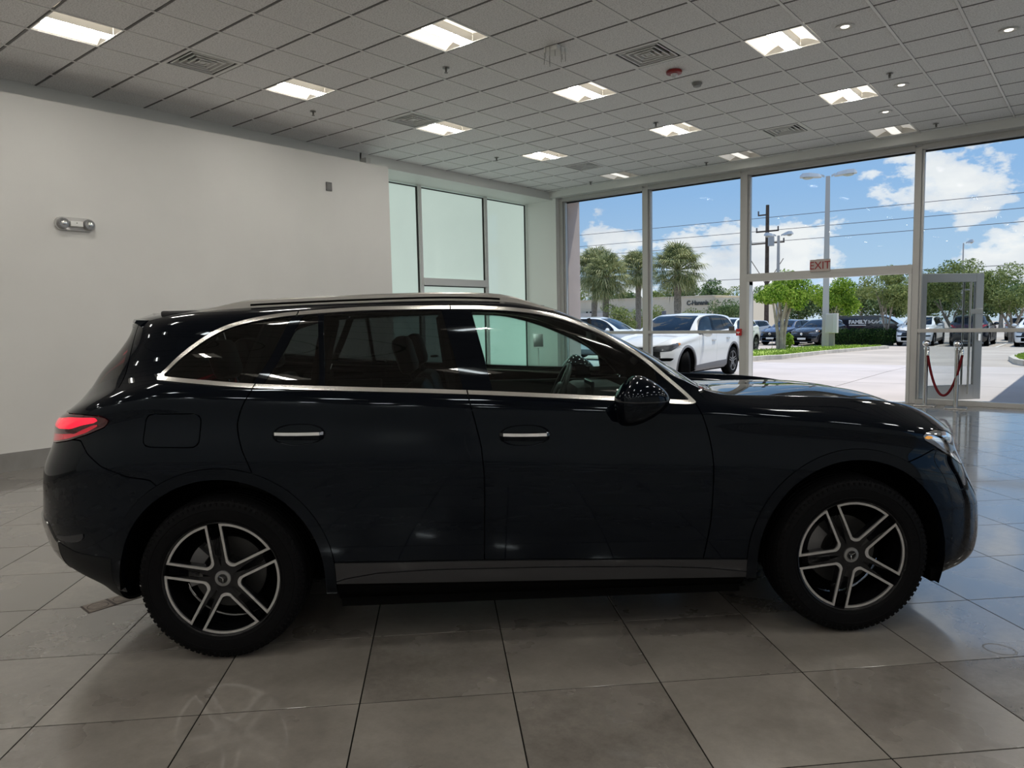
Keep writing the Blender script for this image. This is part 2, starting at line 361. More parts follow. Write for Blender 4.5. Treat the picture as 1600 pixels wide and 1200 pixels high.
for i in range(6):
    a,b_=MX[i][1],MX[i+1][0]
    W_=tag(empty(names[i],((a+b_)/2*0,0,0)),kind='structure')
    post(*MX[i],W_)
    if i==5: post(*MX[6],W_)
    MB().bbox(a,YF,4.085,b_,13.52,4.165,.004).build('head_rail',ALU,W_)
    MB().box(a,13.50,4.06,b_,13.53,4.09).build('glazing_bead',DGASKET,W_)
    if i==2:
        MB().bbox(a,YF-.02,2.13,b_,13.54,2.20,.004).build('door_header',ALU,W_)
        MB().bbox(a,YF,2.20,b_,13.52,2.27,.004).build('transom_rail',ALU,W_)
        MB().box(a,13.45,2.27,b_,13.456,4.09).build('pane',GLWIN,W_)
        MB().bbox(a,YF,2.06,a+.05,13.52,2.13,.003).build('door_closer',ALU,W_)
        MB().box(a,YF,0,b_,13.52,.012).build('threshold',ALUL,W_)
        for xx in (a,b_-.05): MB().bbox(xx,YF-.01,0,xx+.05,13.53,2.13,.004).build('door_jamb',ALUL,W_)
    else:
        MB().bbox(a,YF,1.165,b_,13.50,1.225,.004).build('mid_rail',ALU,W_)
        MB().bbox(a,YF,0,b_,13.52,.075,.004).build('sill_rail',ALU,W_)
        for za,zb in ((.07,1.17),(1.22,4.09)): MB().box(a,13.45,za,b_,13.456,zb).build('pane',GLWIN,W_)
# unseen walls
FWG=mat('far_wall_grey',(.84,.84,.83),.6)
wr=MB().box(XR,YB,0,XR+.2,3.6,4.5).box(XR,3.6,4.12,XR+.2,13.6,4.5).box(XR,12.9,0,XR+.2,13.6,4.12).build('wall_right',FWG); wr['kind']='structure'
W8=tag(empty('added_window_8',(0,0,0)),kind='structure')  # unseen windows added in the right wall to bring in more daylight
for y in (3.6,6.65,9.75,12.82): MB().bbox(XR+.02,y,0,XR+.18,y+.1,4.12,.004).build('mullion',ALU,W8)
MB().bbox(XR+.04,3.7,1.165,XR+.16,12.9,1.225,.004).build('mid_rail',ALU,W8); MB().box(XR+.09,3.7,.0,XR+.1,12.9,4.12).build('pane',GLWIN,W8)
box_struct('wall_back',(XW-.8,YB-.2,0,XR+.2,YB,4.5),FWG)
# --- open door leaves
def leaf(name,hx,hy,ex,ey,label_):
    d=Vector((ex-hx,ey-hy,0)); Ld=d.length; ang=math.atan2(d.y,d.x)
    o=tag(empty(name,(hx,hy,0),ang),kind='structure')
    H_=2.12
    MB().bbox(0,-.03,.02,.09,.03,H_,.004).build('hinge_stile',ALUL,o); MB().bbox(Ld-.14,-.03,.02,Ld,.03,H_,.004).build('lock_stile',ALUL,o)
    MB().bbox(.09,-.03,H_-.14,Ld-.14,.03,H_,.004).build('top_rail',ALUL,o); MB().bbox(.09,-.03,.02,Ld-.14,.03,.27,.004).build('bottom_rail',ALUL,o)
    MB().box(.09,-.006,.27,Ld-.14,.006,H_-.14).build('pane',GLWIN,o)
    hb=MB(); yy=-.085
    for sgn in (-1,1):
        hb.tube([(Ld-.28,sgn*.075,.12),(Ld-.28,sgn*.075,1.98)],.018,10)
        for zz in (.25,1.0,1.85): hb.tube([(Ld-.28,sgn*.075,zz),(Ld-.28,sgn*.0,zz)],.012,8)
    hb.build('pull_bar',ALUL,o,True)
    MB().bbox(Ld-.24,-.05,1.45,Ld-.02,-.03,1.53,.003).build('push_plate',WHITE,o)
    MB().bbox(Ld-.09,-.045,1.0,Ld-.04,.045,1.12,.003).build('lock',BRIGHT,o)
    return o
leaf('door_1',-2.42,13.56,-1.66,14.40,'')
leaf('door_2',-5.38,13.56,-5.72,14.66,'')
# ================================================================ CEILING FIXTURES
LSTRIP=mat('lamp_diffuser',(.9,.88,.82),.5,0,.2,0,None,None,((1,.965,.90),LAMP_STRIP))
LREF=mat('lamp_reflector',(.80,.77,.70),.45,0,.3,0,None,None,((1,.93,.80),LAMP_REFL))
HOUS=mat('lamp_housing',(.62,.60,.56),.4)
def cell(j,k): return CX0+(j+.5)*CS,CY0+(k+.5)*CS
def troffer():
    r=empty('ceiling_light'); h=.293
    m=MB()
    for s in (-1,1):
        m.add([(s*h,-h,0),(s*h,h,0),(s*h,h,.03),(s*h,-h,.03)],[(0,1,2,3)]); m.add([(-h,s*h,0),(h,s*h,0),(h,s*h,.10),(-h,s*h,.10)],[(0,1,2,3)])
    m.add([(-h,-h,.10),(h,-h,.10),(h,h,.10),(-h,h,.10)],[(0,1,2,3)]); m.build('housing',HOUS,r,recalc=False)
    MB().box(-.302,-.302,0,.302,-.29,.006).box(-.302,.29,0,.302,.302,.006).box(-.302,-.29,0,-.29,.29,.006).box(.29,-.29,0,.302,.29,.006).build('frame',TEE,r)
    for s in (-1,1):
        v=[];f=[]
        for i in range(7):
            a=i/6; x=s*(.288-a*.20); z=.012+.075*math.sin(a*PI/2)
            v+=[(x,-h+.004,z),(x,h-.004,z)]
        for i in range(6): f.append((2*i,2*i+1,2*i+3,2*i+2))
        meshobj('reflector',v,f,LREF,r,True)
    MB().box(-.082,-h+.004,.012,-.074,h-.004,.095).box(.074,-h+.004,.012,.082,h-.004,.095).build('basket_side',HOUS,r)
    v=[];f=[]
    for i in range(7):
        a=i/6*PI; v+=[(-.074*math.cos(a),-h+.006,.024-.018*math.sin(a)),(-.074*math.cos(a),h-.006,.024-.018*math.sin(a))]
    for i in range(6): f.append((2*i,2*i+1,2*i+3,2*i+2))
    meshobj('diffuser',v,f,LSTRIP,r,True)
    return r
rowname={3:'row nearest the left wall',7:'middle row',11:'row to the right of the middle',15:'fourth row from the left wall',19:'fifth row from the left wall',23:'row nearest the unseen right wall'}
ordn=['at the window wall','second from the window wall','third from the window wall','fourth from the window wall','fifth from the window wall','sixth from the window wall','seventh from the window wall','eighth from the window wall','ninth from the window wall']
ks_=sorted({k for j,k in LIGHTS},reverse=True); lp=troffer(); first=True
DIMS={'lamp_diffuser':mat('lamp_diffuser_dim',(.9,.88,.82),.5,0,.2,0,None,None,((1,.97,.9),.9)),'lamp_reflector':mat('lamp_reflector_dim',(.80,.77,.70),.45,0,.3,0,None,None,((1,.96,.88),.35))}
for j,k in LIGHTS:
    x,y=cell(j,k)
    if x>XR-.3 or y<YB+.3: continue
    if y-.3<YB: continue
    o=lp if first else copy_tree(lp,None,DIMS if k==15 else None); first=False; o.location=(x,y,ZC+.001)
    tag(o,'lit square recessed troffer, %s, %s'%(rowname[j],ordn[ks_.index(k)]),'ceiling light','square troffer lights set in the tile ceiling')
VM=mat('vent_metal',(.88,.87,.85),.4); VD=mat('vent_dark',(.006,.006,.006),.9)
def vent():
    r=empty('ceiling_vent'); MB().box(-.298,-.298,.05,.298,.298,.056).build('backing',VD,r)
    f=MB()
    for s in (-1,1): f.box(-.298,min(s*.298,s*.262),.0,.298,max(s*.298,s*.262),.01); f.box(min(s*.298,s*.262),-.262,.0,max(s*.298,s*.262),.262,.01)
    f.build('frame',VM,r)
    for q in (.235,.175,.115,.06):
        m=MB(); i=q-.03; zt,zb=.046,.004
        v=[(-q,-q,zb),(q,-q,zb),(q,q,zb),(-q,q,zb),(-i,-i,zt),(i,-i,zt),(i,i,zt),(-i,i,zt)]; w_=[(a,b,c+.004) for a,b,c in v]
        m.add(v+w_,[(0,1,5,4),(1,2,6,5),(2,3,7,6),(3,0,4,7),(8,12,13,9),(9,13,14,10),(10,14,15,11),(11,15,12,8),(0,8,9,1),(1,9,10,2),(2,10,11,3),(3,11,8,0)])
        l_=q-.016; zz=.003
        m.add([(-q,-q,zz),(q,-q,zz),(q,q,zz),(-q,q,zz),(-l_,-l_,zz),(l_,-l_,zz),(l_,l_,zz),(-l_,l_,zz)],[(0,1,5,4),(1,2,6,5),(2,3,7,6),(3,0,4,7)])
        m.build('louvre_ring',VM,r)
    MB().box(-.025,-.025,.006,.025,.025,.03).build('centre_cone',VM,r); return r
vlab={(3,1):'near the left wall, first from the near left corner',(9,6):'beside the red fire strobe',(3,6):'touching a lit troffer near the left wall',(9,13):'close to the window wall, right of the middle row',(3,13):'far back by the glazed bay, near the window wall',(15,6):'out to the right beyond the downlights',(15,-3):'behind the camera'}
vp=vent(); first=True
for (j,k) in VENTS:
    o=vp if first else copy_tree(vp); first=False; x,y=cell(j,k); o.location=(x,y,ZC)
    tag(o,'square air diffuser, '+vlab[(j,k)],'air vent','square air diffusers in the ceiling')
SPM=mat('sprinkler_metal',(.16,.15,.14),.3,.7)
sp_={(6.47,4.54):'in front of the large troffer at the top middle',(2.48,4.52):'below the troffer near the left wall',(7.47,10.57):'beside the troffer in the middle of the ceiling',(2.4,10.7):'left of the small far troffer over the glazed bay',(2.28,15.7):'in the far corner next to the window wall',(6.45,15.6):'at the window wall above the second window',(12.49,10.55):'between two downlights on the right',(12.48,15.45):'at the window wall on the right above the doorway'}
def sprinkler():
    r=MB().lathe([(.0,0),(.030,0),(.038,-.002),(.038,-.006),(.012,-.010),(.011,-.03),(.006,-.034),(.006,-.05),(.02,-.052),(.02,-.055),(0,-.055)],16).build('ceiling_sprinkler',SPM,None,True)
    MB().tube([(.011,0,-.012),(.014,0,-.03),(.004,0,-.05)],.0025,5).tube([(-.011,0,-.012),(-.014,0,-.03),(-.004,0,-.05)],.0025,5).build('frame_arm',SPM,r); return r
s0=sprinkler(); first=True
for (a,b_),t in sp_.items():
    o=s0 if first else copy_tree(s0); first=False; o.location=(CX0+a*CS,CY0+b_*CS,ZC)
    tag(o,'small dark pendent sprinkler head '+t,'sprinkler','sprinkler heads under the ceiling')
DLM=mat('downlight_trim',(.66,.65,.62),.35); DLE=mat('downlight_lamp',(.9,.88,.8),.4,0,.3,0,None,None,((1,.93,.8),2.5))
def downlight():
    r=MB().lathe([(.088,.001),(.088,-.004),(.068,-.008),(.060,-.004),(.045,.001),(0,.001)],28).build('downlight',DLM,None,True)
    MB().lathe([(.040,.001),(.034,-.004),(.02,-.006),(0,-.0065)],20).build('lamp',DLE,r,True); return r
d0=downlight(); first=True
for (a,b_),t in {(12.48,7.53):'nearest the camera, left of the far right one',(14.48,9.53):'at the far right of the ceiling',(12.5,11.5):'just behind the right hand sprinkler',(11.79,13.44):'small, furthest back near the window wall',(16.5,7.5):'out of frame to the right'}.items():
    if a>16: continue
    o=d0 if first else copy_tree(d0); first=False; o.location=(CX0+a*CS,CY0+b_*CS,ZC)
    tag(o,'round recessed downlight '+t,'downlight','round downlights')
r=tag(empty('fire_strobe',(CX0+9.47*CS,CY0+7.55*CS,ZC)),'red round ceiling fire alarm strobe with clear lens','fire alarm')
MB().lathe([(0,0),(.085,0),(.09,-.01),(.086,-.03),(.05,-.035),(0,-.035)],28).build('body',mat('alarm_red',(.28,.015,.015),.35),r,True)
MB().lathe([(.04,-.03),(.038,-.055),(.02,-.068),(0,-.07)],16).build('lens',mat('lens_clear',(.7,.7,.7),.1),r,True)
r=tag(empty('smoke_detector',(CX0+9.48*CS,CY0+8.51*CS,ZC)),'small grey round smoke detector beside the fire strobe','smoke detector')
MB().lathe([(0,0),(.062,0),(.062,-.012),(.05,-.02),(.045,-.04),(0,-.042)],24).build('body',mat('detector_grey',(.25,.25,.24),.5),r,True)
MB().lathe([(.056,-.008),(.058,-.010),(.056,-.014)],24).build('vent_ring',VD,r,True)
r=tag(empty('ceiling_plate',(CX0+8.5*CS,CY0+5.1*CS,ZC)),'small square white ceiling plate with thin wires hanging from it','ceiling bracket')
MB().bbox(-.085,-.085,-.05,.085,.085,0,.006).build('plate',WHITE,r)
for i,(x,y,l) in enumerate(((-.09,-.06,.16),(-.05,-.09,.12),(0,-.09,.21),(.05,-.07,.11),(.09,-.02,.17),(.09,.05,.14),(-.09,.03,.13),(.03,.08,.10))):
    MB().tube([(x,y,-.01),(x*1.05,y*1.05,-l)],.0022,5).build('hanging_wire',SPM,r)
# ================================================================ WALL AND FLOOR ITEMS
# emergency light on the left wall
r=tag(empty('emergency_light',(-9.0,3.285,2.665)),'clear oval twin head emergency light on the left wall','emergency light')
def stadium(L_,R_,n=12):
    return [(L_*s+R_*math.cos(a),R_*math.sin(a)) for s,a0 in ((1,-PI/2),(-1,PI/2)) for a in [a0+PI*i/n for i in range(n+1)]]
Mx=frame_M((0,0,0),(0,1,0),(0,0,1),(1,0,0)); EML=mat('emergency_housing',(.50,.49,.47),.25,0,.5,.3)
MB().prism(stadium(.135,.072),0,.03,Mx).build('housing',EML,r)
for s in (-1,1):
    MB().lathe([(0,.03),(.055,.032),(.062,.05),(.05,.085),(0,.09)],24,'z',frame_M((0,s*.13,0),(0,1,0),(0,0,1),(1,0,0))).build('lens_cup',mat('lens_grey',(.22,.22,.22),.12,.3),r,True)
    MB().add(*uvsphere((.085,s*.13,0),(.012,.03,.03),14,8)).build('lamp',BRIGHT,r,True)
MB().bbox(.03,-.065,-.028,.07,.065,.028,.004).build('centre_panel',WHITE,r); MB().box(.07,-.005,.005,.073,.005,.013).build('indicator',MATTE,r)
# small dark wall box
r=tag(empty('wall_plate',(-9.0,6.76,3.52)),'small dark grey plate high on the left wall','wall plate')
MB().bbox(0,-.05,-.063,.02,.05,.063,.004).build('plate',mat('plate_grey',(.12,.115,.11),.5),r); MB().bbox(.02,-.03,-.04,.024,.03,.04,.002).build('cover',mat('plate_cover',(.16,.155,.15),.4),r)
# exit sign over the doorway
r=tag(empty('exit_sign',(-3.955,13.33,2.34)),'red lettered EXIT sign above the open doorway','exit sign')
MB().bbox(-.17,0,-.10,.17,.03,.11,.006).build('panel',mat('exit_panel',(.48,.42,.39),.3),r)
text('EXIT',.19,.003,mat('exit_red',(.30,.012,.012),.4),r,frame_M((0,-.004,.0),(1,0,0),(0,0,1),(0,-1,0)),'lettering',bold=.0,sx=.92)
MB().box(-.06,.0,.11,.06,.03,.115).build('mount',ALU,r)
# fire pull station on the door post
r=tag(empty('fire_pull_station',(-5.40,13.34,1.19)),'red fire pull station on the door post at rail height','fire alarm pull')
MB().bbox(-.045,-.05,-.065,.045,.02,.065,.005).build('body',mat('pull_red',(.55,.02,.02),.35),r); MB().bbox(-.03,-.062,-.012,.03,-.05,.008,.002).build('handle',WHITE,r); MB().box(-.006,-.06,-.035,.006,-.05,-.01).build('lever',WHITE,r)
r=tag(empty('card_reader',(-5.55,13.34,1.26)),'small dark box on the window rail left of the fire pull station','access reader')
MB().bbox(-.05,-.02,-.035,.05,.02,.04,.005).build('body',mat('reader_grey',(.08,.08,.085),.4),r)
# stanchions and rope
def stanchion(x,y,lab,a):
    r=tag(empty('stanchion',(x,y,0),a),lab,'stanchion','polished rope stanchions by the doorway')
    m=MB(); m.bbox(-.15,-.15,0,.15,.15,.02,.006); m.build('base',mat('satin_steel',(.62,.61,.60),.3,1.),r)
    MB().tube([(0,0,.02),(0,0,.93)],.032,20).build('post',mat('brushed_steel',(.52,.51,.50),.22,1.),r,True)
    MB().lathe([(.032,.90),(.041,.905),(.041,.935),(.026,.94),(.026,.955)],20).build('collar',BRIGHT,r,True)
    MB().add(*uvsphere((0,0,.998),(.06,.06,.055),20,14)).build('ball_top',BRIGHT,r,True)
    MB().lathe([(.028,0),(.036,0),(.036,.012),(.028,.012)],12,'x',Matrix.Translation((.03,0,.90))).build('rope_ring',BRIGHT,r,True); return r
stanchion(-2.24,13.12,'polished steel stanchion standing against the door post, left one of the pair',.1)
stanchion(-1.79,12.95,'polished steel stanchion nearer the camera, right one of the pair',.1)
r=tag(empty('barrier_rope',(0,0,0)),'dark red velvet barrier rope sagging between the two stanchions','rope')
A=Vector((-2.215,13.10,.82)); B=Vector((-1.72,12.92,.84)); pts=[]
for i in range(25):
    t=i/24; u=2*t-1; pts.append(A.lerp(B,t)+Vector((0,-.02*math.sin(PI*t),-.64*(1-u*u)**.9)))
# deep sag following a catenary like curve
MB().tube(pts,.019,12).build('rope',mat('velvet_red',(.13,.008,.012),.75,0,.2),r,True)
for P_ in (pts[0],pts[-1]): MB().tube([P_+Vector((0,0,.075)),P_+Vector((0,0,.03)),P_+Vector((0,0,-.01))],[.012,.022,.023],12).build('end_hook',BRIGHT,r,True)
# floor box
q=[Vector((-4.245,1.44,0)),Vector((-4.105,1.43,0)),Vector((-4.11,1.71,0)),Vector((-4.245,1.705,0))]
r=tag(empty('floor_box',(0,0,0)),'flush brown metal floor socket box behind the rear wheel','floor box')
BR=mat('aged_brass',(.20,.165,.14),.45,.5,.5,0,(30,.25)); BR2=mat('aged_brass_dark',(.06,.045,.04),.6)
def qp(z,s=1.0,t0=0,t1=1):
    a,b_,c,d=q; ce=(a+b_+c+d)/4
    p=[a.lerp(d,t0),b_.lerp(c,t0),b_.lerp(c,t1),a.lerp(d,t1)]; ce=sum(p,Vector())/4
    return [(ce.x+(v.x-ce.x)*s,ce.y+(v.y-ce.y)*s) for v in p]
MB().prism(qp(0,1.0),.0,.0012).build('rim',BR2,r)
for t0,t1 in ((.02,.49),(.51,.97)):
    MB().prism(qp(0,.93,t0,t1),.0012,.0026).build('cover_plate',BR,r)
    c=qp(0,1,t0,t1); cx=sum(p[0] for p in c)/4; cy=sum(p[1] for p in c)/4
    MB().lathe([(.048,.0026),(.05,.0034),(.053,.0026)],24,'z',Matrix.Translation((cx,cy,0))).build('cap_ring',BR2,r,True)
r=MB().lathe([(.058,.0002),(.060,.0012),(.064,.0012),(.066,.0002)],28,'z',Matrix.Diagonal((1,.85,1,1))).build('floor_ring_mark',mat('ring_mark',(.13,.13,.135),.5),None,True); r.location=(-.32,3.75,0)
tag(r,'faint grey ring mark on the tile at the lower right','floor mark')
# tablet kiosk by the far column, seen through the car
r=tag(empty('tablet_kiosk',(-9.35,12.25,0)),'slim white tablet kiosk on a pole, seen through the car windows','kiosk')
MB().lathe([(0,0),(.17,0),(.17,.012),(.03,.02),(0,.02)],28).build('base',WHITE,r,True); MB().tube([(0,0,.01),(0,0,.95)],.018,12).build('pole',WHITE,r,True)
MM=Matrix.Translation((0.03,-.03,1.06))@Matrix.Rotation(math.radians(40),4,'Z')@Matrix.Rotation(math.radians(65),4,'X')
MB().bbox(-.12,-.17,-.012,.12,.17,.012,.008,MM).build('tablet_frame',WHITE,r); MB().box(-.10,-.145,.0121,.10,.145,.014,MM).build('screen',mat('screen_dark',(.03,.035,.035),.12),r)
# ================================================================ CAR BODY SURFACE
def pchip(xs,ys,x):
    xs=np.asarray(xs,float);ys=np.asarray(ys,float)
    if xs[0]>xs[-1]: xs=xs[::-1];ys=ys[::-1]
    h=np.diff(xs);d=np.diff(ys)/h
    m=np.zeros(len(xs))
    for i in range(1,len(xs)-1):
        if d[i-1]*d[i]>0:
            w1=2*h[i]+h[i-1];w2=h[i]+2*h[i-1]
            m[i]=(w1+w2)/(w1/d[i-1]+w2/d[i])
    m[0]=d[0];m[-1]=d[-1]
    x=np.asarray(x,float)
    xc=np.clip(x,xs[0],xs[-1]);i=np.clip(np.searchsorted(xs,xc)-1,0,len(xs)-2)
    t=(xc-xs[i])/h[i]
    return ys[i]*(1+2*t)*(1-t)**2+m[i]*h[i]*t*(1-t)**2+ys[i+1]*t*t*(3-2*t)+m[i+1]*h[i]*t*t*(t-1)
def spl(kn,V,t):
    # natural cubic spline through V[k] (k x ...) at params t
    n=len(kn);h=np.diff(kn);A=np.zeros((n,n));B=np.zeros((n,)+V.shape[1:])
    A[0,0]=A[-1,-1]=1
    for i in range(1,n-1):
        A[i,i-1]=h[i-1];A[i,i]=2*(h[i-1]+h[i]);A[i,i+1]=h[i]
        B[i]=6*((V[i+1]-V[i])/h[i]-(V[i]-V[i-1])/h[i-1])
    M=np.linalg.solve(A,B.reshape(n,-1)).reshape(B.shape)
    i=np.clip(np.searchsorted(kn,t)-1,0,n-2);tt=t-kn[i];hh=h[i]
    sh=(-1,)+(1,)*(V.ndim-1)
    tt=tt.reshape(sh);hh=hh.reshape(sh)
    a=V[i];b=(V[i+1]-V[i])/hh-hh*(2*M[i]+M[i+1])/6
    return a+b*tt+M[i]/2*tt**2+(M[i+1]-M[i])/(6*hh)*tt**3
# keys: functions of x -> (y,z)
GLC=dict(
 xw=(1.40,-1.40), n=(3.9,3.4), nr=(3.4,2.9),
 capf=[(.19,2.10),(.24,2.24),(.32,2.34),(.41,2.365),(.54,2.365),(.66,2.335),(.85,2.28),(1.0,2.22),(1.7,2.21)],capr=[(.19,-2.1),(.3,-2.33),(.43,-2.46),(.57,-2.5),(.8,-2.48),(1.0,-2.44),(1.12,-2.38),(1.25,-2.27),(1.5,-2.08),(1.7,-2.05)],
 belt=[(-2.45,1.02),(-2.2,1.11),(-1.9,1.20),(-1.68,1.235),(-1.27,1.215),(-.81,1.188),(-.33,1.163),(.36,1.117),(.72,1.096),(1.1,1.06),(1.5,1.015),(1.9,.94),(2.1,.88),(2.3,.82)],
 top=[(-2.0,1.575),(-1.75,1.60),(-1.4,1.622),(-.9,1.64),(-.5,1.645),(-.15,1.632),(.08,1.588),(.3,1.49),(.66,1.30),(.85,1.17),(.97,1.105),(1.2,1.10),(1.5,1.10),(1.8,1.07),(2.05,.99),(2.2,.92),(2.3,.84)],
 cantz=[(-2.0,1.50),(-1.7,1.54),(-1.3,1.563),(-.9,1.573),(-.5,1.578),(-.15,1.566),(.08,1.52),(.3,1.437),(.55,1.30),(.78,1.15),(.90,1.088),(1.2,1.07),(1.5,1.045),(1.8,1.0),(2.05,.925),(2.3,.83)],
 canty=[(-2.0,.66),(-1.3,.665),(-.4,.655),(.1,.655),(.5,.70),(.78,.735),(1.0,.70),(1.5,.66),(2.3,.60)],
 gly=[(-2.4,.80),(-1.7,.855),(-1.0,.865),(.5,.865),(.8,.862),(1.1,.85),(1.5,.85),(1.9,.82),(2.3,.76)],
 glz=[(-2.4,.03),(-1.7,.03),(.6,.03),(.85,.02),(1.2,.025),(1.8,.035),(2.3,.01)],
 low=[(.70,.19),(.83,.215),(.90,.27),(.925,.36),(.937,.48),(.944,.62),(.945,.76),(.938,.88),(.922,.97)],
 bw=.893,
 front=[(.19,1.96),(.24,2.07),(.30,2.147),(.41,2.165),(.54,2.16),(.66,2.117),(.768,2.066),(.83,2.037),(.90,2.01),(.94,1.985),(1.0,1.95),(1.7,1.95)],
 rear=[(.19,-2.0),(.29,-2.05),(.375,-2.24),(.43,-2.293),(.57,-2.318),(.69,-2.312),(.824,-2.293),(.9,-2.256),(.99,-2.221),(1.09,-2.208),(1.13,-2.142),(1.254,-2.034),(1.36,-1.928),(1.52,-1.84),(1.7,-1.84)],
)
CAM=(-.284,-4.138)
def build(G,nu=(26,120,26),ns=6,cam=CAM):
    kn=[];
    low=G['low'];nl=len(low)
    # row params
    fr=np.array([ (z-low[0][1])/(1.10-low[0][1]) for y,z in low]+[1.0])
    nk=nl+1+4   # low, belt, gl, cant, shoulder, centre
    K=nk
    # arc-ish knots
    ks=[0]
    ref=[(y,z) for y,z in low]+[(G['bw'],1.13),(.865,1.16),(.655,1.56),(.45,1.605),(0,1.63)]
    for a,b in zip(ref[:-1],ref[1:]): ks.append(ks[-1]+np.hypot(b[0]-a[0],b[1]-a[1]))
    ks=np.array(ks)
    t=[]
    for i in range(K-1):
        n=max(2,int(round((ks[i+1]-ks[i])/.10*ns)))
        t+=list(np.linspace(ks[i],ks[i+1],n,endpoint=False))
    t.append(ks[-1]);t=np.array(t)
    def keys(x):
        # x array -> (K,len,2)
        p=lambda k:pchip([a for a,b in G[k]],[b for a,b in G[k]],x)
        zb=p('belt');out=[]
        xm=x/2.3
        tap=1-.022*np.clip(np.abs(x)-.6,0,3)**2/2.0
        for i in range(nl):
            f=fr[i]
            z=low[0][1]+f*(zb-low[0][1])
            y=low[i][0]
            out.append((y*tap,z))
        out.append((G['bw']*tap,zb))
        gy=p('gly');gz=p('glz')
        out.append((gy*tap,zb+gz))
        cy=p('canty');cz=p('cantz');zt=p('top')
        out.append((cy,cz))
        out.append((cy*.66,cz+(zt-cz)*.62))
        out.append((0*x,zt))
        return np.array([[a[0]+0*x,a[1]+0*x] for a in out]).transpose(0,2,1)
    xw1,xw0=G['xw']
    # dense smoothing of key curves
    xd=np.linspace(-2.6,2.5,511);kd=keys(xd)
    sg=4;g=np.exp(-.5*(np.arange(-12,13)/sg)**2);g/=g.sum()
    kp=np.concatenate([np.repeat(kd[:,:1],12,1),kd,np.repeat(kd[:,-1:],12,1)],1)
    ksm=sum(g[j]*kp[:,j:j+len(xd)] for j in range(25))
    ksm[-1,:,0]=0
    prof=spl(ks,ksm,t)      # (rows, xd, 2)
    R=len(t)
    # row extents by silhouettes
    def closure(tau,n):
        c=np.cos(tau*np.pi/2);s=np.sin(tau*np.pi/2)
        return s**(2/n[0]),c**(2/n[1])
    def rowcurve(i,side,xe,u):
        n=G['n'] if side>0 else G.get('nr',(2.7,2.8))
        xw=xw1 if side>0 else xw0
        sx,cy=closure(u,n)
        x=xw+(xe-xw)*sx
        y=np.interp(x,xd,prof[i,:,0])*cy
        z=np.interp(x,xd,prof[i,:,1])
        return x,y,z
    ext=np.zeros((R,2))
    uu=np.linspace(0,1,60)
    for i in range(R):
        for si,side in enumerate((1,-1)):
            tb=G['front'] if side>0 else G['rear']
            zs=np.array([a for a,b in tb]);xs=np.array([b for a,b in tb])
            lo,hi=(1.7,2.6) if side>0 else (-2.75,-1.75)
            def err(xe):
                x,y,z=rowcurve(i,side,xe,uu)
                xt=pchip(zs,xs,np.clip(z,zs[0],zs[-1]))
                # angular position as seen from cam (plan): compare slope
                a=(x-cam[0])/( -y-cam[1]); b=(xt-cam[0])/(-.75-cam[1])
                return ((a-b)*side).max()
            for _ in range(28):
                m=(lo+hi)/2
                big=err(m)>0
                if side>0:
                    if big: hi=m
                    else: lo=m
                else:
                    if big: lo=m
                    else: hi=m
            ext[i,si]=(lo+hi)/2
    for i in range(R):
        for si,side,c in ((0,1,'capf'),(1,-1,'capr')):
            for _ in range(3):
                z=rowcurve(i,side,ext[i,si],np.array([1.]))[2][0]
                if side<0: z=max(z,np.interp(-2.1,xd,prof[i,:,1])) if t[i]>1.1 else z
                cp=np.interp(z,[a for a,b in G[c]],[b for a,b in G[c]])
                ext[i,si]=min(ext[i,si],cp) if side>0 else max(ext[i,si],cp)
    g2=np.exp(-.5*(np.arange(-6,7)/2.)**2);g2/=g2.sum()
    ep=np.concatenate([np.repeat(ext[:1],6,0),ext,np.repeat(ext[-1:],6,0)],0)
    ext=sum(g2[j]*ep[j:j+R] for j in range(13))
    nr,nm,nf=nu
    P=np.zeros((R,nr+nm+nf+1,3))
    ur=np.linspace(1,0,nr,endpoint=False)**(G['nr'][0]/2*.92);uf=np.linspace(0,1,nf+1)**(G['n'][0]/2*.92)
    xm=np.linspace(xw0,xw1,nm,endpoint=False)
    for i in range(R):
        x,y,z=rowcurve(i,-1,ext[i,1],ur);P[i,:nr]=np.c_[x,y,z]
        P[i,nr:nr+nm]=np.c_[xm,np.interp(xm,xd,prof[i,:,0]),np.interp(xm,xd,prof[i,:,1])]
        x,y,z=rowcurve(i,1,ext[i,0],uf);P[i,nr+nm:]=np.c_[x,y,z]
    P[...,1]*=-1   # near side y<0
    S=(t[:,None]+0*P[...,0])
    return P,S,ks,t,ext
def normals(P):
    du=np.gradient(P,axis=1);ds=np.gradient(P,axis=0)
    n=np.cross(du,ds);l=np.linalg.norm(n,axis=-1,keepdims=True)
    n=n/np.maximum(l,1e-12)
    return n
